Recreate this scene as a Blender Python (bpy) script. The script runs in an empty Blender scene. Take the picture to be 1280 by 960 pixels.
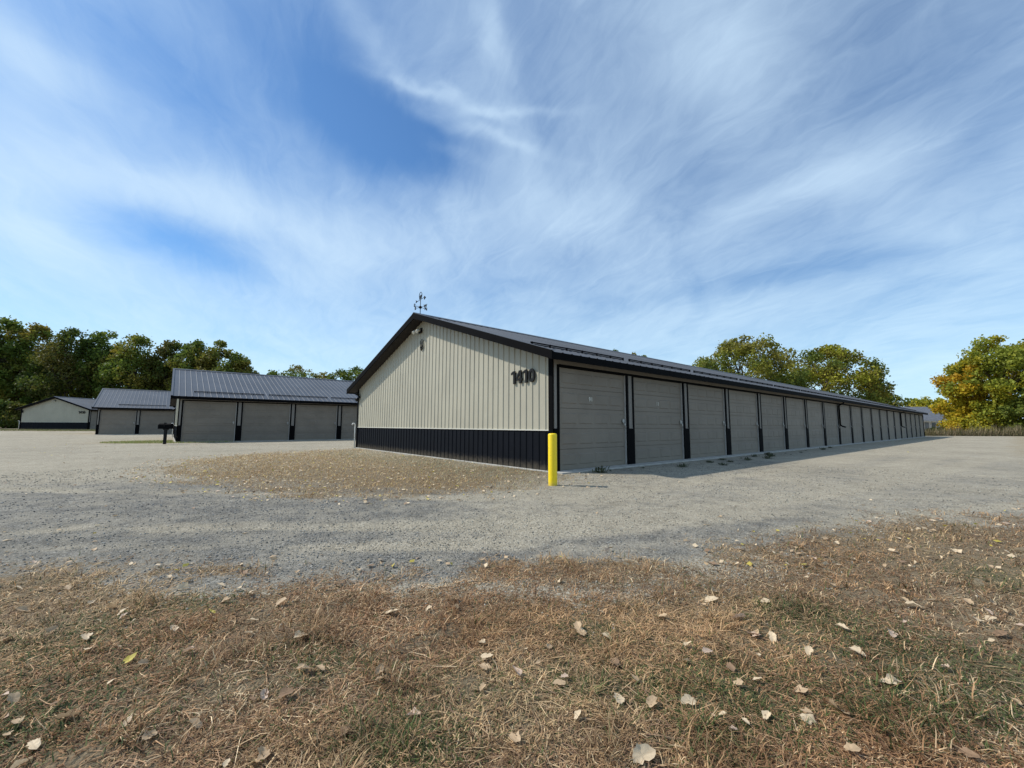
import bpy, bmesh, math, random
import numpy as np
from mathutils import Vector, Matrix
R = math.radians
rng = np.random.default_rng(7)
random.seed(7)
S = bpy.context.scene
C = S.collection

# ------------------------------------------------------------------ camera
CAM_H = 1.046
cam_d = bpy.data.cameras.new('camera'); cam = bpy.data.objects.new('camera', cam_d); C.objects.link(cam)
cam.location = (0, 0, CAM_H)
cam_d.sensor_width = 36; cam_d.lens = 36 * 517 / 1280
cam_d.clip_start = 0.05; cam_d.clip_end = 3000
cam.matrix_world = Matrix.Translation((0, 0, CAM_H)) @ Matrix.Rotation(R(90) + 0.1005, 4, 'X') @ Matrix.Rotation(0.0043, 4, 'Z')
S.camera = cam

# ------------------------------------------------------------------ light
SUN_EL = R(45.5); SUN_AZ = math.atan2(-0.976, 0.114)      # azimuth clockwise from +Y
sund = bpy.data.lights.new('sun', 'SUN'); sun = bpy.data.objects.new('sun', sund); C.objects.link(sun)
sund.energy = 3.3; sund.angle = R(1.2); sund.color = (1.0, 0.945, 0.86)
sdir = Vector((math.sin(SUN_AZ) * math.cos(SUN_EL), math.cos(SUN_AZ) * math.cos(SUN_EL), math.sin(SUN_EL)))
sun.rotation_euler = sdir.to_track_quat('Z', 'Y').to_euler()
SKY_STRENGTH = 0.083
S.view_settings.view_transform = 'Standard'; S.view_settings.look = 'None'
S.view_settings.exposure = 0.38; S.view_settings.gamma = 1.0
S.view_settings.use_curve_mapping = False
S.cycles.max_bounces = 6; S.cycles.transparent_max_bounces = 4

class NB:
    """small node helper"""
    def __init__(self, tree): self.t = tree; self.n = tree.nodes; self.l = tree.links
    def add(self, typ, **kw):
        nd = self.n.new(typ)
        for k, v in kw.items(): setattr(nd, k, v)
        return nd
    def put(self, sock, v):
        if isinstance(v, bpy.types.NodeSocket): self.l.new(v, sock)
        elif v is not None:
            try: sock.default_value = v
            except Exception: sock.default_value = (*v, 1.0)
    def math(self, op, a, b=None, c=None, clamp=False):
        nd = self.add('ShaderNodeMath', operation=op, use_clamp=clamp)
        for i, v in enumerate((a, b, c)):
            if v is not None: self.put(nd.inputs[i], v)
        return nd.outputs[0]
    def vmath(self, op, a, b=None, scale=None):
        nd = self.add('ShaderNodeVectorMath', operation=op)
        self.put(nd.inputs[0], a)
        if b is not None: self.put(nd.inputs[1], b)
        if scale is not None: self.put(nd.inputs[3], scale)
        return nd
    def noise(self, vec, scale, detail=3, rough=.55, dist=0.0):
        nd = self.add('ShaderNodeTexNoise'); self.put(nd.inputs['Vector'], vec)
        nd.inputs['Scale'].default_value = scale; nd.inputs['Detail'].default_value = detail
        nd.inputs['Roughness'].default_value = rough; nd.inputs['Distortion'].default_value = dist
        return nd.outputs[0]
    def voro(self, vec, scale, feature='F1'):
        nd = self.add('ShaderNodeTexVoronoi', feature=feature); self.put(nd.inputs['Vector'], vec)
        nd.inputs['Scale'].default_value = scale
        return nd
    def ramp(self, f, pts, interp='LINEAR'):
        nd = self.add('ShaderNodeValToRGB'); cr = nd.color_ramp; cr.interpolation = interp
        while len(cr.elements) < len(pts): cr.elements.new(0.5)
        for e, (p, c) in zip(cr.elements, pts):
            e.position = p; e.color = (*c, 1) if len(c) == 3 else c
        self.put(nd.inputs[0], f); return nd.outputs[0]
    def step(self, v, lo, hi):
        nd = self.add('ShaderNodeMapRange', interpolation_type='SMOOTHSTEP')
        self.put(nd.inputs[0], v); self.put(nd.inputs[1], lo); self.put(nd.inputs[2], hi); return nd.outputs[0]
    def mix(self, f, a, b, blend='MIX'):
        nd = self.add('ShaderNodeMix', data_type='RGBA', blend_type=blend)
        self.put(nd.inputs[0], f); self.put(nd.inputs[6], a); self.put(nd.inputs[7], b); return nd.outputs[2]

def build_world():
    w = bpy.data.worlds.new('World'); S.world = w; w.use_nodes = True
    b = NB(w.node_tree); b.n.clear()
    out = b.add('ShaderNodeOutputWorld'); bg = b.add('ShaderNodeBackground')
    b.l.new(bg.outputs[0], out.inputs[0]); bg.inputs[1].default_value = SKY_STRENGTH
    sky = b.add('ShaderNodeTexSky', sky_type='NISHITA')
    sky.sun_disc = False; sky.sun_elevation = SUN_EL; sky.sun_rotation = SUN_AZ
    sky.altitude = 300; sky.air_density = 1.15; sky.dust_density = 0.6; sky.ozone_density = 3.0
    tc = b.add('ShaderNodeTexCoord').outputs['Generated']
    d = b.vmath('NORMALIZE', tc).outputs[0]
    sp = b.add('ShaderNodeSeparateXYZ'); b.put(sp.inputs[0], d)
    x, y, z = sp.outputs
    zc = b.math('MAXIMUM', z, 0.0)
    zz = b.math('ADD', zc, 0.25)
    u = b.math('DIVIDE', x, zz); v = b.math('DIVIDE', y, zz)
    def comb(a, c, e=0.0):
        n = b.add('ShaderNodeCombineXYZ'); b.put(n.inputs[0], a); b.put(n.inputs[1], c); b.put(n.inputs[2], e); return n.outputs[0]
    P = comb(u, v)
    # gentle warp so that the cirrus patches have torn edges
    wn = b.add('ShaderNodeTexNoise'); b.put(wn.inputs['Vector'], P); wn.inputs['Scale'].default_value = 3.2; wn.inputs['Detail'].default_value = 5
    off = b.vmath('SUBTRACT', wn.outputs['Color'], (0.5, 0.5, 0.5)).outputs[0]
    off = b.vmath('SCALE', off, scale=0.17).outputs[0]
    PW = b.vmath('ADD', P, off).outputs[0]
    sw = b.add('ShaderNodeSeparateXYZ'); b.put(sw.inputs[0], PW); uw, vw = sw.outputs[0], sw.outputs[1]
    F = [(-0.373,0.822,2.28,3.803,-9.2,3.3,-0.50),(-0.243,0.97,5.281,3.028,-7.315,12.299,-0.45),(-1.036,1.27,3.261,3.524,-9.424,4.115,-0.4),
         (-0.673,0.769,2.769,4.646,-9.807,3.537,-0.30),(0.496,1.167,3.063,-2.785,7.476,4.352,-0.18),(1.023,1.403,2.521,-2.009,8.932,12.478,-0.28),
         (0.872,0.737,6.25,-0.23,-4.683,10.239,-0.14),(0.081,0.891,1.37,3.715,-18.338,6.658,-0.2),(-0.086,1.393,3.48,6.9,-13.59,2.084,-0.14),
         (-0.945,1.038,2.232,2.31,-6.589,8.979,0.4),(0.427,0.771,3.402,6.27,-9.429,8.27,0.32),(0.751,1.053,2.377,-2.374,10.235,8.987,0.22),
         (-0.257,1.333,1.671,0.058,1.786,6.528,0.25),(-0.899,0.729,8.25,14.737,-14.74,6.045,0.3),(-0.04,0.71,6.767,19.553,-56.264,20.895,0.3),
         (-0.265,0.726,5.746,12.282,-62.828,21.08,0.25),(-0.181,0.829,13.351,7.395,-43.333,95.046,0.35),(-0.021,0.882,13.623,0.242,0.08,123.994,0.25),
         (-0.07,0.937,10.423,3.495,-31.405,83.322,0.28),(-0.2,0.954,10.997,5.628,-32.039,61.653,0.22),(-1.333,1.138,4.796,7.673,-8.387,-0.917,0.3),
         (1.181,1.113,3.754,-2.401,-4.374,14.715,0.14),(0.249,1.242,3.726,1.562,-6.4,6.266,0.22)]
    wn2 = b.add('ShaderNodeTexNoise'); b.put(wn2.inputs['Vector'], P); wn2.inputs['Scale'].default_value = 9; wn2.inputs['Detail'].default_value = 6
    of2 = b.vmath('SCALE', b.vmath('SUBTRACT', wn2.outputs['Color'], (0.5, 0.5, 0.5)).outputs[0], scale=0.085).outputs[0]
    s2 = b.add('ShaderNodeSeparateXYZ'); b.put(s2.inputs[0], b.vmath('ADD', P, of2).outputs[0]); ut, vt = s2.outputs[0], s2.outputs[1]
    acc = None
    for (cx, cy, a0, a1, b0, b1, amp) in F:
        thin = math.hypot(b0, b1) > 30
        uu, vv = (ut, vt) if thin else (uw, vw)
        if thin: amp *= .85
        du = b.math('SUBTRACT', uu, cx); dv = b.math('SUBTRACT', vv, cy)
        k = 0.55 if thin else 0.75
        s = b.math('MULTIPLY_ADD', dv, a1 * k, b.math('MULTIPLY', du, a0 * k))
        t = b.math('MULTIPLY_ADD', dv, b1 * k, b.math('MULTIPLY', du, b0 * k))
        q = b.math('MULTIPLY_ADD', s, s, b.math('MULTIPLY', t, t))
        g = b.math('MULTIPLY', b.math('EXPONENT', b.math('MULTIPLY', q, -1.0)), amp)
        acc = g if acc is None else b.math('ADD', acc, g)
    # streaks run away from the camera and fan out of the horizon
    st = b.noise(comb(b.math('MULTIPLY', uw, 1.0), b.math('MULTIPLY', vw, 0.5)), 3.0, 8, .58, 1.0)
    st2 = b.noise(comb(b.math('MULTIPLY', b.math('ADD', uw, b.math('MULTIPLY', vw, .45)), 1.0), b.math('MULTIPLY', vw, 0.42)), 11, 9, .62, 1.6)
    big = b.noise(P, 1.7, 3, .5)
    dens = b.math('MULTIPLY_ADD', b.math('SUBTRACT', st, .5), 0.55, 0.38)
    dens = b.math('MULTIPLY_ADD', b.math('SUBTRACT', st2, .5), 0.34, dens)
    dens = b.math('MULTIPLY_ADD', b.math('SUBTRACT', big, .5), 0.40, dens)
    dens = b.math('ADD', dens, acc)
    hz = b.step(z, 0.42, 0.0)
    dens = b.math('MULTIPLY_ADD', hz, 0.34, dens)
    al = b.step(dens, -0.22, 1.10)
    al = b.math('MULTIPLY', al, .93)
    cloud = b.mix(hz, (6.0, 7.8, 9.6), (6.6, 8.9, 10.4))
    skyc = b.mix(1.0, sky.outputs[0], (0.70, 1.04, 1.30), 'MULTIPLY')
    col = b.mix(al, skyc, cloud)
    b.put(bg.inputs[0], col)
build_world()

# ------------------------------------------------------------------ bookkeeping
def tag(o, label=None, cat=None, group=None, kind=None):
    if label: o['label'] = label
    if cat: o['category'] = cat
    if group: o['group'] = group
    if kind: o['kind'] = kind
    return o
def empty(name, loc=(0, 0, 0), rz=0.0, label=None, cat=None, group=None):
    o = bpy.data.objects.new(name, None); C.objects.link(o); o.location = loc; o.rotation_euler = (0, 0, rz)
    o.empty_display_size = .2
    return tag(o, label, cat, group)
def link(name, me, mat=None, parent=None):
    o = bpy.data.objects.new(name, me); C.objects.link(o)
    if mat is not None and not me.materials: me.materials.append(mat)
    if parent is not None: o.parent = parent
    return o
def children(o): return [c for c in bpy.data.objects if c.parent == o]
def copy_tree(o, parent=None):
    c = o.copy(); C.objects.link(c)
    if parent is not None: c.parent = parent
    for ch in children(o): copy_tree(ch, c)
    return c

class MB:
    """collects shapes, builds one mesh"""
    def __init__(self): self.v = []; self.f = []; self.sm = []
    def quad(self, pts, smooth=False):
        n = len(self.v); self.v += [tuple(p) for p in pts]; self.f.append(tuple(range(n, n + len(pts)))); self.sm.append(smooth); return self
    def box(self, x0, y0, z0, x1, y1, z1):
        n = len(self.v)
        self.v += [(x0,y0,z0),(x1,y0,z0),(x1,y1,z0),(x0,y1,z0),(x0,y0,z1),(x1,y0,z1),(x1,y1,z1),(x0,y1,z1)]
        self.f += [(n,n+3,n+2,n+1),(n+4,n+5,n+6,n+7),(n,n+1,n+5,n+4),(n+1,n+2,n+6,n+5),(n+2,n+3,n+7,n+6),(n+3,n,n+4,n+7)]
        self.sm += [False] * 6; return self
    def prism(self, prof, ax, a, b):
        """closed profile in the two other axes, extruded along ax (0,1,2) from a to b"""
        n = len(self.v); m = len(prof)
        def pt(p, t):
            q = [0, 0, 0]; o = [i for i in range(3) if i != ax]; q[o[0]], q[o[1]] = p; q[ax] = t; return tuple(q)
        self.v += [pt(p, a) for p in prof] + [pt(p, b) for p in prof]
        for i in range(m):
            j = (i + 1) % m; self.f.append((n+i, n+j, n+m+j, n+m+i)); self.sm.append(False)
        self.f.append(tuple(range(n, n+m))); self.f.append(tuple(range(n+2*m-1, n+m-1, -1))); self.sm += [False, False]
        return self
    def tube(self, pts, rad, seg=8, cap=True):
        pts = [Vector(p) for p in pts]; n0 = len(self.v); k = len(pts)
        if not hasattr(rad, '__len__'): rad = [rad] * k
        prev = None
        for i, p in enumerate(pts):
            t = (pts[min(i+1, k-1)] - pts[max(i-1, 0)]).normalized()
            if prev is None:
                a = t.orthogonal().normalized()
            else:
                a = (prev - t * prev.dot(t)); a = a.normalized() if a.length > 1e-6 else t.orthogonal().normalized()
            prev = a; b = t.cross(a)
            for s in range(seg):
                th = 2 * math.pi * s / seg; q = p + (a * math.cos(th) + b * math.sin(th)) * rad[i]; self.v.append(tuple(q))
        for i in range(k - 1):
            for s in range(seg):
                s2 = (s + 1) % seg; self.f.append((n0+i*seg+s, n0+i*seg+s2, n0+(i+1)*seg+s2, n0+(i+1)*seg+s)); self.sm.append(True)
        if cap:
            self.f.append(tuple(n0 + s for s in range(seg))[::-1]); self.f.append(tuple(n0 + (k-1)*seg + s for s in range(seg))); self.sm += [False, False]
        return self
    def lathe(self, prof, seg=20, c=(0, 0)):
        n0 = len(self.v)
        for r, z in prof:
            for s in range(seg):
                th = 2*math.pi*s/seg; self.v.append((c[0]+r*math.cos(th), c[1]+r*math.sin(th), z))
        for i in range(len(prof)-1):
            for s in range(seg):
                s2 = (s+1) % seg; self.f.append((n0+i*seg+s, n0+i*seg+s2, n0+(i+1)*seg+s2, n0+(i+1)*seg+s)); self.sm.append(True)
        return self
    def mesh(self, name):
        me = bpy.data.meshes.new(name); me.from_pydata(self.v, [], self.f)
        me.polygons.foreach_set('use_smooth', self.sm)
        bm = bmesh.new(); bm.from_mesh(me); bmesh.ops.recalc_face_normals(bm, faces=bm.faces); bm.to_mesh(me); bm.free()
        return me
    def build(self, name, mat, parent=None, bevel=0):
        me = self.mesh(name); me.materials.append(mat)
        o = link(name, me, None, parent)
        if bevel:
            md = o.modifiers.new('bevel', 'BEVEL'); md.width = bevel; md.segments = 2; md.limit_method = 'ANGLE'
        return o

def np_mesh(name, co, loops, starts, totals, cols=None, smooth=False, mat=None):
    me = bpy.data.meshes.new(name)
    me.vertices.add(len(co)); me.vertices.foreach_set('co', np.ascontiguousarray(co, dtype=np.float32).ravel())
    me.loops.add(len(loops)); me.loops.foreach_set('vertex_index', np.ascontiguousarray(loops, dtype=np.int32))
    me.polygons.add(len(starts)); me.polygons.foreach_set('loop_start', np.ascontiguousarray(starts, dtype=np.int32))
    me.polygons.foreach_set('loop_total', np.ascontiguousarray(totals, dtype=np.int32))
    if smooth: me.polygons.foreach_set('use_smooth', np.ones(len(starts), dtype=bool))
    me.update(calc_edges=True)
    if cols is not None:
        at = me.color_attributes.new('tint', 'FLOAT_COLOR', 'POINT')
        c4 = np.ones((len(co), 4), dtype=np.float32); c4[:, :3] = cols
        at.data.foreach_set('color', c4.ravel())
    if mat: me.materials.append(mat)
    return me

# ------------------------------------------------------------------ value noise
_lat = rng.random((256, 256))
def vnoise(x, y):
    xi = np.floor(x).astype(int); yi = np.floor(y).astype(int); fx = x - xi; fy = y - yi
    fx = fx*fx*(3-2*fx); fy = fy*fy*(3-2*fy)
    g = lambda a, b: _lat[a & 255, b & 255]
    return (g(xi,yi)*(1-fx)+g(xi+1,yi)*fx)*(1-fy)+(g(xi,yi+1)*(1-fx)+g(xi+1,yi+1)*fx)*fy
def fbm(x, y, o=4):
    s = 0; a = .5; t = 0
    for i in range(o):
        s = s + a*vnoise(x+i*17.3, y+i*31.7); t += a; x = x*2.03; y = y*2.03; a *= .5
    return s/t - .5
def sstep(v, a, b):
    t = np.clip((v-a)/(b-a), 0, 1); return t*t*(3-2*t)

# ------------------------------------------------------------------ layout
X0, Y0 = 0.9479, 9.4964
YAW = math.atan2(0.63730528, 0.77061143)
DV = np.array([0.77061143, 0.63730528]); GV = np.array([-0.63730528, 0.77061143])
def dg2xy(d, g): return (X0 + DV[0]*d + GV[0]*g, Y0 + DV[1]*d + GV[1]*g)
def xy2dg(x, y):
    qx = x - X0; qy = y - Y0; return qx*DV[0]+qy*DV[1], qx*GV[0]+qy*GV[1]

FRONT = np.array([(-400,2.0),(-30,2.6),(-8,2.9),(-3.56,3.0),(-1.86,3.02),(0,3.22),(1.87,3.8),(4.18,4.7),(6.4,5.2),(10.3,7.2),(14,10.2),(17,13.6),(24,20.0),(47,39),(400,340)])
ISL = np.array([(-7.6,9.4),(-9.6,12.4),(-9.0,15.5),(-6.95,18.2),(1.2,9.6),(0.9,7.9),(0.3,7.4),(-.5,6.95),(-1.6,6.4),(-3.0,6.55),(-4.2,7.1),(-5.9,7.9)])
def seg_dist(x, y, a, b):
    ax, ay = a; bx, by = b; dx = bx-ax; dy = by-ay
    t = np.clip(((x-ax)*dx+(y-ay)*dy)/(dx*dx+dy*dy), 0, 1)
    return np.hypot(x-ax-t*dx, y-ay-t*dy)
def poly_sd(x, y, P):
    d = np.full(x.shape, 1e9); inside = np.zeros(x.shape, bool)
    for i in range(len(P)):
        a = P[i]; b = P[(i+1) % len(P)]
        d = np.minimum(d, seg_dist(x, y, a, b))
        c = ((a[1] > y) != (b[1] > y))
        with np.errstate(divide='ignore', invalid='ignore'):
            xin = (b[0]-a[0])*(y-a[1])/(b[1]-a[1])+a[0]
        inside ^= c & (x < xin)
    return np.where(inside, -d, d)
def ell(x, y, cx, cy, rx, ry, rot=0.0):
    c, s = math.cos(rot), math.sin(rot); u = (x-cx)*c+(y-cy)*s; v = -(x-cx)*s+(y-cy)*c
    return (np.hypot(u/rx, v/ry)-1)*min(rx, ry)
def gravel_sd(x, y):
    """signed distance-like value: positive on gravel, negative on turf"""
    yf = np.interp(x, FRONT[:,0], FRONT[:,1])
    g = (y-yf)*0.8
    g = np.minimum(g, poly_sd(x, y, ISL)*0.9)
    d, gg = xy2dg(x, y)
    far = np.where(x > 0, 52.5+(x-40)*.0, 49.5+(x+40)*.02)
    g = np.minimum(g, (far-y))
    g = np.minimum(g, ell(x, y, -20.3, 25.0, 3.2, 1.9, .4)*.8)
    g = np.minimum(g, ell(x, y, -45.5, 45.0, 3.6, 2.0, .5)*.8)
    return g
def terrain(x, y):
    z = fbm(x*.35+5, y*.35+9, 3)*.05*sstep(np.hypot(x, y), 1.0, 6)
    d, g = xy2dg(x, y)
    near_bld = np.minimum(sstep(np.abs(g-6.4), 7.4, 10), 1) # flatten round the rows
    z = z*np.where(np.hypot(x-X0, y-Y0) < 30, .35, 1)*.6
    z = z + .3*sstep(y, 45, 53)*sstep(-x, 36, 44)
    z = z - 0.01
    return z
def mnoise(x, y):
    return fbm(x*1.3, y*1.3, 4)*1.1 + fbm(x*7, y*7, 3)*.35

def grass_mask(x, y):       # 1 = turf
    s = gravel_sd(x, y)
    r = np.hypot(x, y)
    w = np.clip(.55+r*.03, .3, 1.6)
    m = 1-sstep(s + mnoise(x, y)*(.85+.02*r), -w, w)
    # the dry patch by the gable is thin: gravel shows through it, most of all along its rim
    isl = poly_sd(x, y, ISL)
    thin = .50+.30*sstep(fbm(x*.9+20, y*.9, 3), -.15, .2)
    m = np.where(isl < .8, np.minimum(m, thin+.2*sstep(-isl, .2, 1.5)), m)
    # worn stony fringe in front of the camera
    bare = np.exp(-(((x-.35)/.9)**2+((y-2.75)/.28)**2))*.55+np.exp(-(((x-1.6)/.9)**2+((y-3.2)/.4)**2))*.5+np.exp(-(((x+2.2)/.6)**2+((y-2.85)/.2)**2))*.4
    return np.clip(m-bare, 0, 1)

def axis(a0, a1, step, far, growth=1.07):
    mid = list(np.arange(a0, a1+1e-6, step)); s = step; up = [mid[-1]]
    while up[-1] < far: s = min(s*growth, 60); up.append(up[-1]+s)
    s = step; dn = [mid[0]]
    while dn[-1] > -far: s = min(s*growth, 60); dn.append(dn[-1]-s)
    return np.array(dn[::-1][:-1]+mid+up[1:])

# ------------------------------------------------------------------ materials
def principled(name):
    m = bpy.data.materials.new(name); m.use_nodes = True
    b = NB(m.node_tree); bs = m.node_tree.nodes['Principled BSDF']; return m, b, bs
def simple(name, col, rough=.6, metal=0.0, var=.12, scale=3.0, bump=0.0, bscale=40, spec=.5, streak=0.0):
    m, b, bs = principled(name)
    tc = b.add('ShaderNodeTexCoord').outputs['Object']
    n = b.noise(tc, scale, 5, .6)
    f = b.step(n, .3, .7)
    lo = tuple(c*(1-var) for c in col); hi = tuple(min(1, c*(1+var)) for c in col)
    c = b.mix(f, lo, hi)
    if streak:
        mp = b.add('ShaderNodeMapping'); b.put(mp.inputs[0], tc); mp.inputs['Scale'].default_value = (9, 9, .6)
        s = b.step(b.noise(mp.outputs[0], 1.3, 5, .6), .42, .8)
        c = b.mix(b.math('MULTIPLY', s, streak), c, tuple(x*.55 for x in col))
    b.put(bs.inputs['Base Color'], c)
    bs.inputs['Roughness'].default_value = rough; bs.inputs['Metallic'].default_value = metal
    bs.inputs['Specular IOR Level'].default_value = spec
    r = b.math('MULTIPLY_ADD', b.noise(tc, scale*4, 4), .18, rough-.09); b.put(bs.inputs['Roughness'], r)
    if bump:
        bp = b.add('ShaderNodeBump'); bp.inputs['Strength'].default_value = bump; bp.inputs['Distance'].default_value = .01
        b.put(bp.inputs['Height'], b.noise(tc, bscale, 4)); b.l.new(bp.outputs[0], bs.inputs['Normal'])
    return m
def splash_mat(name, col, dirt, rough, top):
    """painted sheet metal with soil splash along the bottom edge"""
    m, b, bs = principled(name)
    tc = b.add('ShaderNodeTexCoord').outputs['Object']
    sp = b.add('ShaderNodeSeparateXYZ'); b.put(sp.inputs[0], tc)
    n = b.noise(tc, 2.2, 5, .6); c = b.mix(b.step(n, .3, .7), tuple(x*.9 for x in col), tuple(x*1.1 for x in col))
    h = b.math('ADD', sp.outputs[2], b.math('MULTIPLY', b.math('SUBTRACT', b.noise(tc, 9, 5, .7), .5), .35))
    f = b.math('MULTIPLY', b.step(h, top, 0.0), .55)
    c = b.mix(f, c, dirt)
    b.put(bs.inputs['Base Color'], c); bs.inputs['Specular IOR Level'].default_value = .09; b.put(bs.inputs['Roughness'], b.math('MULTIPLY_ADD', f, .5, rough))
    bp = b.add('ShaderNodeBump'); bp.inputs['Strength'].default_value = .12; bp.inputs['Distance'].default_value = .004
    b.put(bp.inputs['Height'], b.noise(tc, 3.5, 2)); b.l.new(bp.outputs[0], bs.inputs['Normal'])
    return m
M = {}
M['stone_steel'] = simple('light_stone_painted_steel', (.415, .385, .295), .5, var=.06, scale=.8, bump=.06, bscale=3, streak=.12)
M['black_steel'] = splash_mat('black_painted_steel', (.0055, .0065, .010), (.13, .11, .08), .5, .26)
M['black_trim'] = simple('black_trim_steel', (.004, .004, .0045), .7, var=.1, spec=.04)
M['light_trim'] = simple('light_trim_steel', (.62, .60, .52), .4, var=.04)
M['taupe_steel'] = simple('taupe_painted_steel', (.21, .19, .165), .55, var=.05)
def door_mat():
    m, b, bs = principled('taupe_door_panel'); tc = b.add('ShaderNodeTexCoord').outputs['Object']
    sp = b.add('ShaderNodeSeparateXYZ'); b.put(sp.inputs[0], tc)
    oi = b.add('ShaderNodeObjectInfo').outputs['Random']
    off = b.vmath('ADD', tc, b.vmath('SCALE', (3.1, 7.7, 5.3), scale=b.math('MULTIPLY', oi, 9.0)).outputs[0]).outputs[0]
    n = b.noise(off, 1.1, 6, .65)
    c = b.mix(b.step(n, .3, .7), (.190, .163, .130), (.225, .194, .155))
    k = b.math('MULTIPLY_ADD', oi, .16, .92); cc = b.add('ShaderNodeCombineColor')
    for i_ in range(3): b.put(cc.inputs[i_], k)
    c = b.mix(1.0, c, cc.outputs[0], 'MULTIPLY')
    h = b.math('ADD', sp.outputs[2], b.math('MULTIPLY', b.math('SUBTRACT', b.noise(off, 5, 6, .7), .5), .6))
    c = b.mix(b.math('MULTIPLY', b.step(h, .42, -.05), .5), c, (.25, .215, .16))
    b.put(bs.inputs['Base Color'], c); bs.inputs['Roughness'].default_value = .6; bs.inputs['Specular IOR Level'].default_value = .3
    bp = b.add('ShaderNodeBump'); bp.inputs['Strength'].default_value = .25; bp.inputs['Distance'].default_value = .006
    b.put(bp.inputs['Height'], b.noise(off, 2.4, 3)); b.l.new(bp.outputs[0], bs.inputs['Normal'])
    return m
M['door'] = door_mat()
M['jamb'] = simple('pale_jamb_metal', (.40, .38, .35), .45, var=.06)
M['roof'] = simple('charcoal_roof_steel', (.085, .092, .103), .5, var=.10, scale=.5, spec=.25, bump=.05, bscale=2.2)
M['guard'] = simple('black_guard_metal', (.007, .007, .008), .7, spec=.06)
M['soffit'] = simple('dark_soffit', (.03, .027, .026), .7, spec=.2)
M['concrete'] = simple('weathered_concrete', (.40, .385, .345), .9, var=.18, scale=5, bump=.4, bscale=60)
M['galv'] = simple('galvanised_metal', (.34, .34, .33), .4, metal=.7, var=.15)
M['white_pvc'] = simple('white_plastic', (.75, .75, .72), .5, var=.06)
M['black_iron'] = simple('black_wrought_iron', (.006, .006, .006), .55, spec=.2)
M['bark'] = simple('rough_bark', (.11, .085, .065), .95, var=.3, scale=6, bump=.8, bscale=18)
M['lamp_glass'] = simple('frosted_lamp_lens', (.62, .60, .52), .25, var=.03)
M['weed'] = simple('weed_leaf', (.075, .085, .04), .7, var=.3, scale=20)

def attr_mat(name, rough=.7, trans=.0, spec=.3, var=.0):
    m, b, bs = principled(name)
    a = b.add('ShaderNodeVertexColor'); a.layer_name = 'tint'
    c = a.outputs[0]
    if var:
        tc = b.add('ShaderNodeTexCoord').outputs['Object']
        c = b.mix(1.0, c, b.ramp(b.noise(tc, 60, 3), [(0.3, (1-var,)*3), (.7, (1+var,)*3)]), 'MULTIPLY')
    b.put(bs.inputs['Base Color'], c); bs.inputs['Roughness'].default_value = rough
    bs.inputs['Specular IOR Level'].default_value = spec
    if trans:
        tr = b.add('ShaderNodeBsdfTranslucent'); b.put(tr.inputs[0], c)
        mx = b.add('ShaderNodeMixShader'); mx.inputs[0].default_value = trans
        out = [n for n in b.n if n.type == 'OUTPUT_MATERIAL'][0]
        b.l.new(bs.outputs[0], mx.inputs[1]); b.l.new(tr.outputs[0], mx.inputs[2]); b.l.new(mx.outputs[0], out.inputs[0])
    return m
M['blade'] = attr_mat('grass_blade', .65, .25, .25)
M['foliage'] = attr_mat('tree_foliage', .6, .42, .25)
M['stone'] = attr_mat('gravel_stone', .9, 0, .2)
M['leaf'] = attr_mat('dry_leaf', .6, .22, .35, var=.18)

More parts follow.
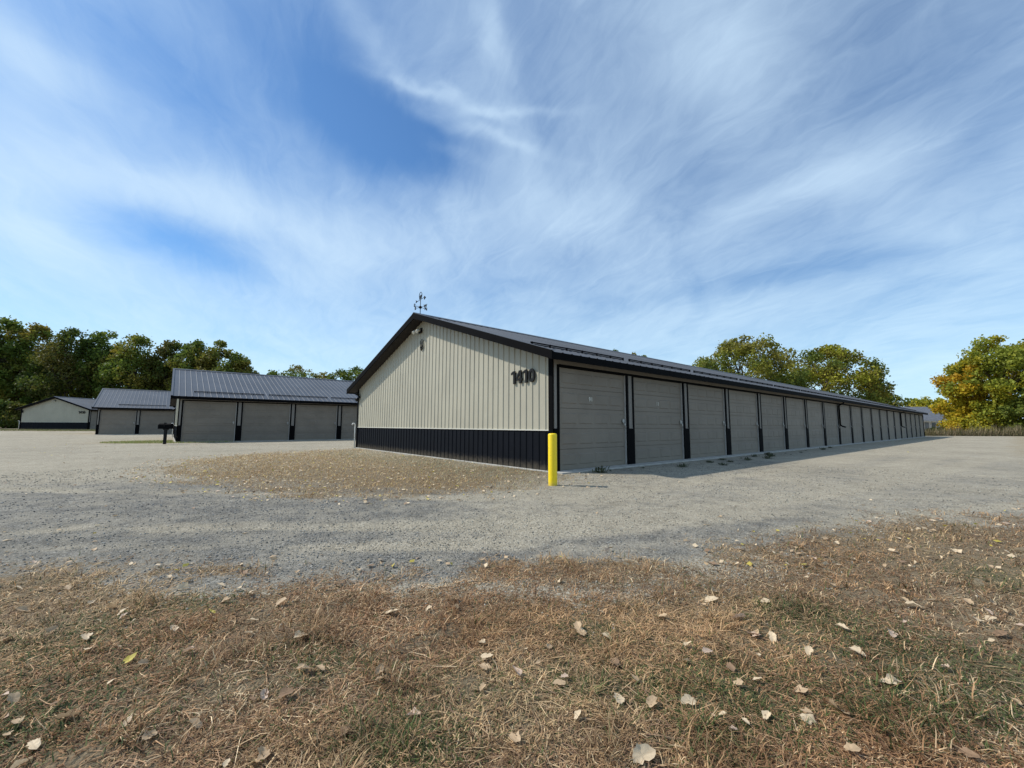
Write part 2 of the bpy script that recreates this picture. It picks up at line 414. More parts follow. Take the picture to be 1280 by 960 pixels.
def ground_mat():
    m, b, bs = principled('gravel_and_turf_soil')
    geo = b.add('ShaderNodeNewGeometry'); P = geo.outputs['Position']
    a = b.add('ShaderNodeVertexColor'); a.layer_name = 'tint'
    sp = b.add('ShaderNodeSeparateColor'); b.put(sp.inputs[0], a.outputs[0])
    turf, bluegrey, green = sp.outputs[0], sp.outputs[1], sp.outputs[2]
    fine = b.noise(P, 38, 5, .7); mid = b.noise(P, 7, 4, .6); bigm = b.noise(P, .8, 4, .6)
    # gravel: individual stones in tints of grey and tan
    v1 = b.voro(P, 64); v2 = b.voro(P, 130)
    sc = b.add('ShaderNodeSeparateColor'); b.put(sc.inputs[0], v1.outputs['Color'])
    sc2 = b.add('ShaderNodeSeparateColor'); b.put(sc2.inputs[0], v2.outputs['Color'])
    tan = b.ramp(b.math('MULTIPLY_ADD', sc.outputs[0], .55, b.math('MULTIPLY', sc2.outputs[1], .45)),
                 [(0.1, (.18,.153,.110)), (.45, (.325,.285,.212)), (.75, (.405,.36,.272)), (.97, (.60,.55,.45))])
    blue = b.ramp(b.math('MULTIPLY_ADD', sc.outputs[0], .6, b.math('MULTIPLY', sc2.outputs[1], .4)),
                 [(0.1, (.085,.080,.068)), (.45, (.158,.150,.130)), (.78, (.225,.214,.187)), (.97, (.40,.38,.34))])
    fr = b.math('ADD', bluegrey, b.math('MULTIPLY', b.math('SUBTRACT', mid, .5), .7))
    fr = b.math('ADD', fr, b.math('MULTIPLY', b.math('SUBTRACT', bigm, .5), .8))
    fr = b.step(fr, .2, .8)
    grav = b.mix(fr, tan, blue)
    mott = b.math('ADD', b.math('MULTIPLY', b.math('SUBTRACT', b.noise(P, 3.3, 6, .75), .5), 1.1), b.math('MULTIPLY', b.math('SUBTRACT', b.noise(P, .33, 5, .65), .5), .9))
    v3 = b.voro(P, 13); s3 = b.add('ShaderNodeSeparateColor'); b.put(s3.inputs[0], v3.outputs['Color'])
    spk = b.math('MULTIPLY', b.math('GREATER_THAN', s3.outputs[0], .86), b.step(v3.outputs['Distance'], .45, .25))
    grav = b.mix(b.math('MULTIPLY', spk, .28), grav, b.mix(s3.outputs[1], (.09,.085,.075), (.55,.53,.46)))
    mo = b.math('ADD', mott, 1.0)
    cm = b.add('ShaderNodeCombineColor'); b.put(cm.inputs[0], mo); b.put(cm.inputs[1], mo); b.put(cm.inputs[2], mo)
    grav = b.mix(1.0, grav, cm.outputs[0], 'MULTIPLY')
    dust = b.step(b.math('ADD', b.noise(P, 2.4, 6, .7), b.math('MULTIPLY', bigm, .3)), .5, .8)
    grav = b.mix(b.math('MULTIPLY', dust, .45), grav, (.41,.365,.28))
    # turf soil and thatch
    strawn = b.noise(P, 90, 4, .75)
    soil = b.ramp(strawn, [(.25, (.07,.052,.034)), (.5, (.18,.135,.088)), (.72, (.32,.25,.17)), (.9, (.42,.34,.24))])
    far_t = b.ramp(b.noise(P, 3.0, 6, .7), [(.3, (.16,.12,.065)), (.6, (.27,.21,.12)), (.8, (.20,.20,.08))])
    cd = b.vmath('LENGTH', P).outputs['Value']
    far_t = b.mix(b.step(cd, 8, 20), far_t, b.ramp(b.noise(P, 1.6, 7, .75), [(.3, (.22,.175,.11)), (.5, (.36,.305,.21)), (.75, (.46,.41,.31))]))
    soil = b.mix(b.math('MULTIPLY_ADD', b.step(cd, 7, 16), .5, .35), soil, far_t)
    grn = b.ramp(strawn, [(.3, (.030,.035,.014)), (.7, (.11,.125,.05))])
    soil = b.mix(b.math('MULTIPLY', green, .5), soil, grn)
    tm = b.math('ADD', turf, b.math('MULTIPLY', b.math('SUBTRACT', fine, .5), .9))
    tm = b.math('ADD', tm, b.math('MULTIPLY', b.math('SUBTRACT', sc.outputs[2], .5), .35))
    tm = b.step(tm, .38, .62)
    col = b.mix(tm, grav, soil)
    b.put(bs.inputs['Base Color'], col); bs.inputs['Roughness'].default_value = .95; bs.inputs['Specular IOR Level'].default_value = .15
    h = b.math('ADD', b.math('MULTIPLY', b.math('SUBTRACT', 1.0, v1.outputs['Distance']), 1.0), b.math('MULTIPLY', b.math('SUBTRACT', 1.0, v2.outputs['Distance']), .4))
    h = b.math('ADD', h, b.math('MULTIPLY', strawn, .8)); h = b.math('ADD', h, b.math('MULTIPLY', mid, 2.0))
    bp = b.add('ShaderNodeBump'); bp.inputs['Strength'].default_value = .8; bp.inputs['Distance'].default_value = .012
    b.put(bp.inputs['Height'], h); b.l.new(bp.outputs[0], bs.inputs['Normal'])
    return m
M['ground'] = ground_mat()

# ------------------------------------------------------------------ ground
GP = [(-2.09,2.2,.26),(-2.17,1.53,.30),(-1.75,1.58,.28),(-1.90,2.62,.2),(1.70,2.36,.30),(.86,1.86,.22),(.72,1.62,.20),(.30,1.82,.20),(1.95,1.86,.35),(.43,2.28,.16),(2.3,1.8,.3),(1.45,1.66,.22),(-.9,1.95,.2),(3.4,3.0,.25),(-.3,1.55,.22)]
def green_patch(x, y):
    g = 0
    for a, b_, r_ in GP: g = g+np.exp(-(((x-a)/(r_*1.25))**2+((y-b_)/r_)**2))
    g = np.clip(g+fbm(x*3.1+40, y*3.1+3, 3)*1.1-.12, 0, 1)
    g = g*sstep(6.5-y, 0, 2)
    g = np.maximum(g, .9*sstep(-ell(x, y, -20.0, 25.0, 3.0, 1.6, .4), 0, .8))
    g = np.maximum(g, .55*sstep(y, 49, 52)*sstep(-x, 20, 30))
    return g
def rut(x, y):
    """two pairs of wheel tracks: past the front of the gable and round the corner to the doors"""
    yc = 4.6+.055*x+.42*np.maximum(x-1.2, 0)**1.12
    w = .26+.05*np.sin(x*.9)
    r = np.exp(-((y-yc)/w)**2)+np.exp(-((y-yc-1.65-.13*np.abs(x+.5))/(w*1.1))**2)*.7
    yb = 3.75+.02*x+.33*np.maximum(x-1.0, 0)
    r = r+np.exp(-((y-yb)/.16)**2)*.55
    d, g = xy2dg(x, y)
    r = r+(np.exp(-((g+3.1)/.3)**2)+np.exp(-((g+4.7)/.3)**2))*sstep(d, 3, 9)
    r = r+(np.exp(-((g-16.6)/.4)**2)+np.exp(-((g-18.4)/.4)**2))*sstep(d+6, -25, 0)*0+np.exp(-((y-12.5-.25*x)/.5)**2)*.6*sstep(-x, 8, 12)
    return np.clip(r*(.62+1.5*fbm(x*.8+5, y*1.8, 4)), 0, 1.2)
def bluegrey_patch(x, y):
    # darker blue-grey gravel tone, strongest at left, weaker in packed, dusty wheel tracks
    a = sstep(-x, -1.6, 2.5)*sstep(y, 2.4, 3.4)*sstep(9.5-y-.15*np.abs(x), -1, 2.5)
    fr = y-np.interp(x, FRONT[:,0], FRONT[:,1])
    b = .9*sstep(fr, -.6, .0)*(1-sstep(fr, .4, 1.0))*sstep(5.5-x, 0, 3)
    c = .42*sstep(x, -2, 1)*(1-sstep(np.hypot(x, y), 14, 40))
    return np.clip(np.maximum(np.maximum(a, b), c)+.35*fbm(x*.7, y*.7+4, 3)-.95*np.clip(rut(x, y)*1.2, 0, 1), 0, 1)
def build_ground():
    xs = axis(-9, 12, .06, 900, 1.06); ys = axis(1.0, 9.5, .05, 900, 1.05)
    ys = ys[ys > -300]
    X, Y = np.meshgrid(xs, ys); Z = terrain(X, Y)
    tm = grass_mask(X, Y)
    near = 1-sstep(np.hypot(X, Y), 8, 14)
    Z = Z - .022*rut(X, Y)*(1-tm)*near
    Z = Z + near*(fbm(X*9, Y*9, 3)*.030*tm + fbm(X*3, Y*3, 3)*.022 + fbm(X*16, Y*16, 2)*.010*(1-tm))
    # smoothed levels right at the foundations
    nx, ny = len(xs), len(ys)
    co = np.stack([X.ravel(), Y.ravel(), Z.ravel()], 1)
    idx = np.arange(nx*ny).reshape(ny, nx)
    q = np.stack([idx[:-1,:-1], idx[:-1,1:], idx[1:,1:], idx[1:,:-1]], -1).reshape(-1, 4)
    cx = X.ravel()[q].mean(1); cy = Y.ravel()[q].mean(1)
    isg = grass_mask(cx, cy) < .5
    cols = np.stack([tm.ravel(), bluegrey_patch(X, Y).ravel(), green_patch(X, Y).ravel()], 1)
    for name, sel in (('gravel_lot', isg), ('ground', ~isg)):
        qq = q[sel]; used, inv = np.unique(qq.ravel(), return_inverse=True)
        me = np_mesh(name, co[used], inv, np.arange(len(qq))*4, np.full(len(qq), 4), cols[used], True, M['ground'])
        o = link(name, me); tag(o, kind='structure')
    return xs, ys, Z
GX, GY, GZ = build_ground()
def gz(x, y):
    x = np.asarray(x, float); y = np.asarray(y, float)
    i = np.clip(np.searchsorted(GX, x)-1, 0, len(GX)-2); j = np.clip(np.searchsorted(GY, y)-1, 0, len(GY)-2)
    fx = (x-GX[i])/(GX[i+1]-GX[i]); fy = (y-GY[j])/(GY[j+1]-GY[j])
    return (GZ[j,i]*(1-fx)+GZ[j,i+1]*fx)*(1-fy)+(GZ[j+1,i]*(1-fx)+GZ[j+1,i+1]*fx)*fy

# ------------------------------------------------------------------ storage rows
BAY = 3.05
def rib_profile(length, pitch=.2286, h=.019, wb=.056, wt=.02, minor=True, start=.12):
    """list of (along, out) points of an agricultural rib panel"""
    pts = [(0, 0)]; p = start
    while p < length-wb:
        pts += [(p-wb/2, 0), (p-wt/2, h), (p+wt/2, h), (p+wb/2, 0)]
        p += pitch
    pts.append((length, 0)); return pts
def ribbed_wall(length, z0f, z1f, axis_, sign, at, pitch=.2286, h=.019, rev=False):
    """vertical ribbed sheet. axis_ 'y': runs along local y at x=at, out = sign*x ; 'x' likewise"""
    mb = MB(); pr = rib_profile(length, pitch, h)
    for (a0, o0), (a1, o1) in zip(pr[:-1], pr[1:]):
        def P(a, o, z): return (at+sign*o, a, z) if axis_ == 'y' else (a, at+sign*o, z)
        segs = [(a0, o0, a1, o1)]
        mid = length/2
        if a0 < mid < a1:
            om = o0+(o1-o0)*(mid-a0)/(a1-a0); segs = [(a0, o0, mid, om), (mid, om, a1, o1)]
        for (s0, p0, s1, p1) in segs:
            mb.quad([P(s0, p0, z0f(s0)), P(s1, p1, z0f(s1)), P(s1, p1, z1f(s1)), P(s0, p0, z1f(s0))])
    return mb
def door_mesh():
    mb = MB(); w, h = 2.63, 2.43; rows, cols = 5, 4
    # sectional door at y = 0 facing -y; grooves between sections, raised panels in each
    sh = h/rows
    for r in range(rows):
        z0 = r*sh+.006; z1 = (r+1)*sh-.006
        mb.box(0, 0, z0, w, .045, z1)
        pw = (w-.16)/cols
        for c in range(cols):
            x0 = .08+c*pw+.03; x1 = .08+(c+1)*pw-.03; a0 = z0+.11; a1 = z1-.11
            n = len(mb.v); e = .022; y0 = -.0005; y1 = .0-.013
            # recessed moulding ring and raised field
            ring = [(x0,y0,a0),(x1,y0,a0),(x1,y0,a1),(x0,y0,a1)]
            ex = .06; e = .014
            top = [(x0+ex,y1,a0+e),(x1-ex,y1,a0+e),(x1-ex,y1,a1-e),(x0+ex,y1,a1-e)]
            mb.v += ring+top
            for i in range(4):
                j = (i+1) % 4; mb.f.append((n+i, n+j, n+4+j, n+4+i)); mb.sm.append(False)
            mb.f.append((n+4, n+5, n+6, n+7)); mb.sm.append(False)
    mb.box(.0, .02, 0, w, .05, h)
    me = mb.mesh('garage_door'); me.materials.append(M['door']); return me
DOOR = door_mesh()
def latch_mesh():
    mb = MB(); mb.box(-.05, -.035, -.075, .05, -.017, .075); mb.box(-.11, -.05, -.015, .03, -.036, .015)
    mb.tube([(-.02,-.05,-.02), (-.02,-.07,-.03), (-.02,-.07,-.085), (.02,-.07,-.085), (.02,-.07,-.03), (.02,-.05,-.02)], .007, 6)
    mb.box(-.032, -.085, -.15, .032, -.055, -.085)
    me = mb.mesh('door_latch'); me.materials.append(M['galv']); return me
LATCH = latch_mesh()

def text_mesh(txt, size, depth, mat, bold=0.0, name='text'):
    cu = bpy.data.curves.new('tmp_text', 'FONT'); cu.body = txt; cu.size = size; cu.extrude = depth; cu.offset = bold
    cu.align_x = 'CENTER'; cu.align_y = 'CENTER'; cu.space_character = 1.08; cu.resolution_u = 4
    o = bpy.data.objects.new('tmp_text', cu); C.objects.link(o)
    dg_ = bpy.context.evaluated_depsgraph_get(); me = bpy.data.meshes.new_from_object(o.evaluated_get(dg_))
    bpy.data.objects.remove(o); bpy.data.curves.remove(cu)
    me.materials.clear(); me.materials.append(mat); me.name = name; return me

def storage_row(loc, rz, n, W, label, number=None, group=None, guard0=.6, vane=False, door_nums=(), z_ridge_slope=1/3., full=True, spouts=()):
    root = empty('storage_building', loc, rz, label, 'building', group)
    L = n*BAY+.2
    ZE = 2.68; OE = .35; OR = .40; HALF = W/2
    ZR = ZE+(HALF+OE)*z_ridge_slope
    TH = .13
    roof_z = lambda g: ZR-abs(g-HALF)*z_ridge_slope
    wall_top = lambda g: roof_z(g)-TH-.01
    WZ = .945
    # foundation
    fb = MB(); fb.box(-.05, -.32, -.25, L+.05, W+.05, .02); fb.build('foundation', M['concrete'], root, .01)
    # gable walls
    for at, sg in ((0, -1), (L, 1)):
        ribbed_wall(W-.26, lambda a: WZ+.012, lambda a: wall_top(a+.13), 'y', sg, at)
        g = MB(); pr = rib_profile(W-.26)
        for (a0, o0), (a1, o1) in zip(pr[:-1], pr[1:]):
            cuts = [(a0, o0, a1, o1)]; mid = HALF-.13
            if a0 < mid < a1:
                om = o0+(o1-o0)*(mid-a0)/(a1-a0); cuts = [(a0, o0, mid, om), (mid, om, a1, o1)]
            for s0, p0, s1, p1 in cuts:
                g.quad([(at+sg*p0, s0+.13, WZ+.012), (at+sg*p1, s1+.13, WZ+.012), (at+sg*p1, s1+.13, wall_top(s1+.13)), (at+sg*p0, s0+.13, wall_top(s0+.13))])
        g.build('gable_wall', M['stone_steel'], root)
        g = MB()
        for (a0, o0), (a1, o1) in zip(pr[:-1], pr[1:]):
            g.quad([(at+sg*p, a+.13, z) for a, p, z in ((a0, o0, .03), (a1, o1, .03), (a1, o1, WZ-.012), (a0, o0, WZ-.012))])
        g.build('wainscot', M['black_steel'], root)
        t = MB(); x = at+sg*.012
        t.box(min(at, at+sg*.028), .13, WZ-.012, max(at, at+sg*.028), W-.13, WZ+.012); t.build('wainscot_trim', M['light_trim'], root)
        for y0, y1 in ((-.006, .13), (W-.13, W+.006)):
            c = MB()
            c.prism([(min(at, at+sg*.026), y0), (max(at, at+sg*.026), y0), (max(at, at+sg*.026), y1), (min(at, at+sg*.026), y1)], 2, .025, wall_top(.2 if y0 < 1 else W-.2)-.0)
            c.build('corner_trim', M['black_trim'], root)
    # long walls: door side (y = 0, facing -y) and far side
    hd = MB(); hd.box(.028, -.004, 2.49, L-.028, .04, wall_top(0)); hd.build('header_panel', M['taupe_steel'], root)
    bw = ribbed_wall(L-.2, lambda a: WZ, lambda a: wall_top(0), 'x', 1, W); bw.build('rear_wall', M['stone_steel'], root)
    bk = MB(); bk.box(.1, W-.005, .03, L-.1, W+.02, WZ-.004); bk.build('wainscot', M['black_steel'], root)
    # door posts between the bays
    post = MB(); post.box(-.17, -.014, .02, .17, .11, .985)
    for a, c_ in ((-.17, -.085), (.085, .17)): post.box(a, -.014, .985, c_, .11, 2.43)
    post = post.mesh('door_post'); post.materials.append(M['black_trim'])
    pan = MB(); pan.box(-.083, -.006, 1.0, .083, .09, 2.43)
    for k in (-.035, .035): pan.box(k-.008, -.012, 1.0, k+.008, -.0055, 2.43)
    pan = pan.mesh('post_panel'); pan.materials.append(M['taupe_steel'])
    ptr = MB(); ptr.box(-.083, -.022, .985, .083, .05, 1.0); ptr = ptr.mesh('panel_trim'); ptr.materials.append(M['taupe_steel'])
    for k in range(1, n):
        po = link('door_post', post, None, root); po.location = (k*BAY-.05, 0, 0)
        link('post_panel', pan, None, po); link('panel_trim', ptr, None, po)
    for x0, x1, xt0, xt1 in ((.0, .20, .03, .115), (L-.24, L, L-.115, L-.03)):
        e = MB(); e.box(x0+.022, -.014, .02, x1-.0, .11, .985)
        if x0 == 0: e.box(.118, -.014, .985, x1, .11, 2.43)
        else: e.box(x0+.022, -.014, .985, L-.118, .11, 2.43)
        e = e.build('end_post', M['black_trim'], root)
        e2 = MB(); e2.box(xt0, -.006, .987, xt1, .09, 2.488); e2.build('post_panel', M['taupe_steel'], e)
    # head trim
    ht = MB(); ht.box(.2, -.016, 2.432, L-.2, .10, 2.488); ht.build('head_trim', M['black_trim'], root)
    # doors
    for k in range(n):
        x0 = k*BAY+(.20 if k == 0 else .12)
        x1 = (k+1)*BAY-.22
        d = link('garage_door', DOOR, None, root); d.location = (x0+.012, .055, .02)
        d.scale = ((x1-x0-.045)/2.63, 1, (2.432-.02)/2.43)
        j = MB(); j.box(x1-.032, .02, .02, x1, .12, 2.43); j.build('door_jamb', M['jamb'], root); j = MB(); j.box(x0, .02, .02, x0+.012, .12, 2.43); j.build('door_jamb', M['jamb'], root)
        la = link('door_latch', LATCH, None, d); la.location = (2.55, 0, 1.17); la.scale = (.75, .9, .75)
        if k < len(door_nums):
            nm = link('door_number', text_mesh(door_nums[k], .15, .002, M['light_trim'], .003, 'door_number'), None, d)
            nm.location = (1.18 if k == 0 else 1.25, -.022, 1.70); nm.rotation_euler = (R(90), 0, 0)
    # roof: two ribbed slopes in one slab
    X0_, X1_ = -OR, L+OR
    for side in (0, 1):
        rf = MB(); pr = rib_profile(X1_-X0_, .305, .015, .062, .026, start=.06)
        yE = -OE if side == 0 else W+OE
        for (a0, o0), (a1, o1) in zip(pr[:-1], pr[1:]):
            rf.quad([(X0_+a0, yE, ZE+o0), (X0_+a1, yE, ZE+o1), (X0_+a1, HALF, ZR+o1), (X0_+a0, HALF, ZR+o0)])
        yi = yE
        rf.quad([(X0_+.01, yi, ZE-.03), (X1_-.01, yi, ZE-.03), (X1_-.01, HALF, ZR-.03), (X0_+.01, HALF, ZR-.03)])
        rf.build('roof', M['roof'], root)
        so = MB()
        so.quad([(X0_+.03, yi, ZE-TH), (X1_-.03, yi, ZE-TH), (X1_-.03, HALF, ZR-TH), (X0_+.03, HALF, ZR-TH)])
        so.build('soffit', M['soffit'], root)
        fa = MB(); s = -1 if side == 0 else 1
        a, c_ = sorted((yE-s*.0+s*.004, yE+s*.03))
        fa.box(X0_, a, ZE-.17, X1_, c_, ZE-.012); fa.build('fascia', M['black_trim'], root)
        for xr0, xr1 in ((X0_-.02, X0_+.008), (X1_-.008, X1_+.02)):
            rk = MB()
            p = [(yE+s*.03, ZE-.17-.01), (HALF, ZR-.17), (HALF, ZR+.03), (yE+s*.03, ZE+.02)]
            rk.prism(p, 0, xr0, xr1); rk.build('rake_trim', M['black_trim'], root)
            rc = MB(); 
            q = [(yE+s*.03, ZE+.021), (HALF, ZR+.031), (HALF, ZR+.043), (yE+s*.03, ZE+.033)]
            rc.prism(q, 0, xr0-.004, xr0+.10 if xr0 < 0 else xr1+.004) if xr0 < 0 else rc.prism(q, 0, xr1-.10, xr1+.004)
            rc.build('rake_cap', M['roof'], root)
        # snow guards
        if side == 0 or not full:
            x = guard0; k = 0
            while x < L-1:
                if side == 0:
                    g = MB(); t = .95; y = yE+t*math.cos(.32); z = ZE+t*math.cos(.32)*z_ridge_slope
                    ln = min(3.72, L-x)
                    g.box(x, y-.012, z+.055, x+ln, y+.012, z+.085); g.box(x, y-.010, z+.02, x+ln, y+.010, z+.04)
                    for q_ in np.arange(x+.05, x+ln, .61): g.box(q_-.012, y-.018, z+.001, q_+.012, y+.03, z+.09)
                    g.build('snow_guard', M['guard'], root)
                x += 3.98
    rc = MB(); w = .2
    rc.prism([(HALF-w, ZR-w*z_ridge_slope+.028), (HALF, ZR+.045), (HALF+w, ZR-w*z_ridge_slope+.028), (HALF, ZR+.058)], 0, X0_-.03, X1_+.03)
    rc.build('ridge_cap', M['roof'], root)
    # downspouts with kicked-out ends beside some posts
    for k in spouts:
        x = k*BAY-.05
        ds = MB(); ds.tube([(x, -.30, ZE-.10), (x, -.29, ZE-.2), (x, -.075, 2.36), (x, -.055, 2.30), (x, -.055, 1.25), (x+.02, -.07, 1.16), (x+.10, -.13, 1.10), (x+.26, -.24, 1.05)], .042, 8)
        ds.build('downspout', M['black_trim'], root)
    # lamp under the gable peak and by the rear corner
    lp = MB(); lp.box(-.05, HALF+.12, ZR-.60, -.022, HALF+.34, ZR-.42); lp.build('wall_lamp', M['black_iron'], root)
    lampo = children(root)[-1]
    hd_ = MB()
    for yy in (.10, .36):
        hd_.tube([(-.05, HALF+.23, ZR-.52), (-.12, HALF+yy, ZR-.52), (-.16, HALF+yy, ZR-.54)], .018, 6)
        hd_.tube([(-.12, HALF+yy, ZR-.50), (-.26, HALF+yy-.02, ZR-.60)], [.04, .06], 10)
    hd_.build('lamp_head', M['lamp_glass'], lampo)
    l2 = MB(); l2.box(-.075, W-.34, 2.28, -.022, W-.22, 2.40)
    l2.tube([(-.07, W-.28, 2.42), (-.20, W-.28, 2.50)], [.055, .075], 10); l2.tube([(-.07, W-.28, 2.26), (-.20, W-.28, 2.18)], [.055, .075], 10)
    l2.build('wall_lamp', M['black_iron'], root)
    # white utility riser at the rear corner of the gable
    pv = MB(); yy = W-.05
    pv.tube([(-.10, yy, -.1), (-.10, yy, .95), (-.10, yy, 1.05), (-.14, yy, 1.12), (-.20, yy, 1.12), (-.24, yy, 1.05)], .03, 8)
    pv.build('utility_riser', M['white_pvc'], root)
    if number:
        ho = bpy.data.objects.new('house_number', None); C.objects.link(ho); ho.parent = root; ho.empty_display_size = .1
        a = 1.47
        for ch in number:
            dm = MB(); x0, x1 = -.052, -.024
            # local frame: a runs to the viewer's right, that is towards -y
            def poly(pts): dm.prism([(a-px_, 2.105+pz) for px_, pz in pts], 0, x0, x1)
            if ch == '1':
                poly([(.085,0),(.155,0),(.155,.33),(.095,.33),(.085,.30)]); poly([(.0,.235),(.0,.285),(.0849,.3299),(.0849,.262)]); adv = .20
            elif ch == '4':
                poly([(.135,0),(.20,0),(.20,.33),(.135,.33)]); poly([(0,.075),(.134,.075),(.134,.13),(0,.13)]); poly([(0,.1301),(.062,.1301),(.134,.255),(.134,.33),(.11,.33)]); poly([(.2001,.075),(.232,.075),(.232,.13),(.2001,.13)]); adv = .262
            else:
                n_ = 20
                for k_ in range(n_):
                    t0, t1 = 2*math.pi*k_/n_, 2*math.pi*(k_+1)/n_
                    poly([(.115+.115*math.cos(t0), .165+.168*math.sin(t0)), (.115+.115*math.cos(t1), .165+.168*math.sin(t1)), (.115+.045*math.cos(t1), .165+.098*math.sin(t1)), (.115+.045*math.cos(t0), .165+.098*math.sin(t0))])
                adv = .26
            dm.build('digit', M['black_iron'], ho); a -= adv
    if vane:
        # little scrolled wall ornament under the peak
        orn = MB(); cy, cz = HALF+.07, ZR-1.05
        for s in (-1, 1):
            pts = [(-.045, cy+s*(.02+.085*math.sin(t*1.9)), cz-.17+.34*t) for t in np.linspace(0, 1, 9)]
            orn.tube(pts, .014, 6)
            pts = [(-.045, cy+s*(.06+.05*math.cos(a)), cz-.10+.05*math.sin(a)) for a in np.linspace(0, 5.2, 10)]
            orn.tube(pts, .012, 6)
        orn.tube([(-.045, cy, cz-.22), (-.045, cy, cz+.22)], .016, 6)
        orn.build('wall_ornament', M['black_iron'], root)
        # weather vane on the ridge
        vx = -.17; zb = ZR+.03
        base = MB(); base.tube([(vx, HALF, zb-.03), (vx, HALF, zb+.52)], .013, 8); base.lathe([(.0, zb+.19), (.045, zb+.215), (.058, zb+.25), (.045, zb+.285), (.0, zb+.31)], 12, (vx, HALF))
        for a in (.25, .25+math.pi/2):
            base.tube([(vx-.21*math.cos(a), HALF-.21*math.sin(a), zb+.25), (vx+.21*math.cos(a), HALF+.21*math.sin(a), zb+.25)], .007, 6)
        wv = base.build('weather_vane', M['black_iron'], root)
        for i, (ch) in enumerate('NESW'):
            a = .25+i*math.pi/2
            l = link('compass_letter', text_mesh(ch, .15, .006, M['black_iron'], .006, 'compass_letter'), None, wv)
            l.location = (vx+.26*math.cos(a), HALF+.26*math.sin(a), zb+.25); l.rotation_euler = (R(90), 0, a)
        ar = MB(); z = zb+.53; dy = .30
        ar.tube([(vx+.03, HALF+dy, z), (vx-.03, HALF-dy, z)], .009, 6)
        ar.prism([(HALF-dy-.09, z), (HALF-dy+.02, z+.065), (HALF-dy+.02, z-.065)], 0, vx-.012, vx+.012)
        ar.prism([(HALF+dy+.06, z+.05), (HALF+dy-.06, z), (HALF+dy+.06, z-.05), (HALF+dy+.02, z)], 0, vx-.012, vx+.012)
        ar.build('arrow', M['black_iron'], wv)
        fg = MB(); pts = [(vx, HALF+.10*math.cos(t), z+.15+.12*math.sin(t)) for t in np.linspace(-1.2, 4.4, 16)]; fg.tube(pts, .011, 6)
        fg.tube([(vx, HALF+.08, z+.02), (vx, HALF+.03, z+.14), (vx, HALF-.04, z+.16), (vx, HALF-.07, z+.03)], .014, 6)
        fg.tube([(vx, HALF, z), (vx, HALF, z+.15)], .01, 6); fg.build('finial_figure', M['black_iron'], wv)
    return root

GRP = 'metal storage rows with garage doors'
storage_row((X0, Y0, 0), YAW, 20, 12.8, 'long pale metal storage building marked 1410, with a weather vane on its peak', '1410', GRP,
            guard0=-.2, vane=True, door_nums=('91', '11'), spouts=(8, 15))
x, y = dg2xy(-6.35, 24.4)
storage_row((x, y, 0), YAW, 20, 12.8, 'storage building left of the 1410 gable, four garage doors showing under its grey roof', None, GRP, guard0=.65)
x, y = dg2xy(-12.2, 50.8)
storage_row((x, y, 0), YAW, 14, 12.8, 'storage building behind the black mailbox, only two garage doors in view', None, GRP, guard0=1.4)
storage_row((-56.2, 55.2, .3), R(90), 12, 9.15, 'farthest storage building, cream gable facing out before dark trees at far left', '1410', GRP, guard0=.65)

# ------------------------------------------------------------------ bollard, mailbox
def bollard(x, y):
    root = empty('bollard', (x, y, 0), 0, 'bright yellow steel bollard guarding the corner of the 1410 building', 'bollard')
    m, b, bs = principled('yellow_bollard_sleeve')
    tc = b.add('ShaderNodeTexCoord').outputs['Object']
    sp = b.add('ShaderNodeSeparateXYZ'); b.put(sp.inputs[0], tc)
    n = b.noise(tc, 14, 5, .7); c = b.mix(b.step(n, .35, .7), (.92, .64, .004), (.95, .70, .008))
    sc = b.step(b.noise(tc, 9, 7, .8), .60, .68)
    c = b.mix(b.math('MULTIPLY', sc, .55), c, (.22, .15, .03))
    low = b.step(b.math('ADD', sp.outputs[2], b.math('MULTIPLY', n, .12)), .16, .02)
    c = b.mix(b.math('MULTIPLY', low, .5), c, (.33, .26, .12))
    b.put(bs.inputs['Base Color'], c); bs.inputs['Roughness'].default_value = .45
    bm = MB(); r = .08
    bm.lathe([(r, -.15), (r, .885), (r-.003, .897), (r-.012, .906), (r-.03, .911), (.0, .914)], 28); bm.build('sleeve', m, root)
    if 0: f = MB(); f.lathe([(.20, -.1), (.20, .012), (.17, .022), (.085, .024), (.084, -.1)], 20); f.build('footing', M['concrete'], root)
bollard(.735, 7.52)
def mailbox(x, y):
    root = empty('mailbox', (x, y, 0), R(8), 'black mailbox on a single black post standing before the second storage building', 'mailbox')
    p = MB(); p.box(-.055, -.055, -.2, .055, .055, .80); p.box(-.10, -.05, .74, .12, .05, .80); p.build('post', M['black_iron'], root, .005)
    b = MB(); pr = [(-.12, .80)]+[(.12*math.cos(a)*-1, .97+.12*math.sin(a)) for a in np.linspace(0, math.pi, 9)]+[(.12, .80)]
    b.prism(pr, 0, -.30, .29); b = b.build('box', M['black_trim'], root, .004)
    d = MB(); d.prism([(y_*1.06, z_+.002) for y_, z_ in pr], 0, -.315, -.3005); d = d.build('door', M['black_iron'], b)
    h = MB(); h.tube([(-.307, -.03, .93), (-.33, -.03, .93), (-.33, .03, .93), (-.307, .03, .93)], .006, 6); h.build('handle', M['galv'], d) if False else None
    f = MB(); f.prism([(-.02,.92),(.01,.92),(.01,1.07),(.10,1.07),(.10,1.13),(-.02,1.13)], 1, -.140, -.127); f.build('flag', M['black_iron'], b)
mailbox(-18.5, 22.25)

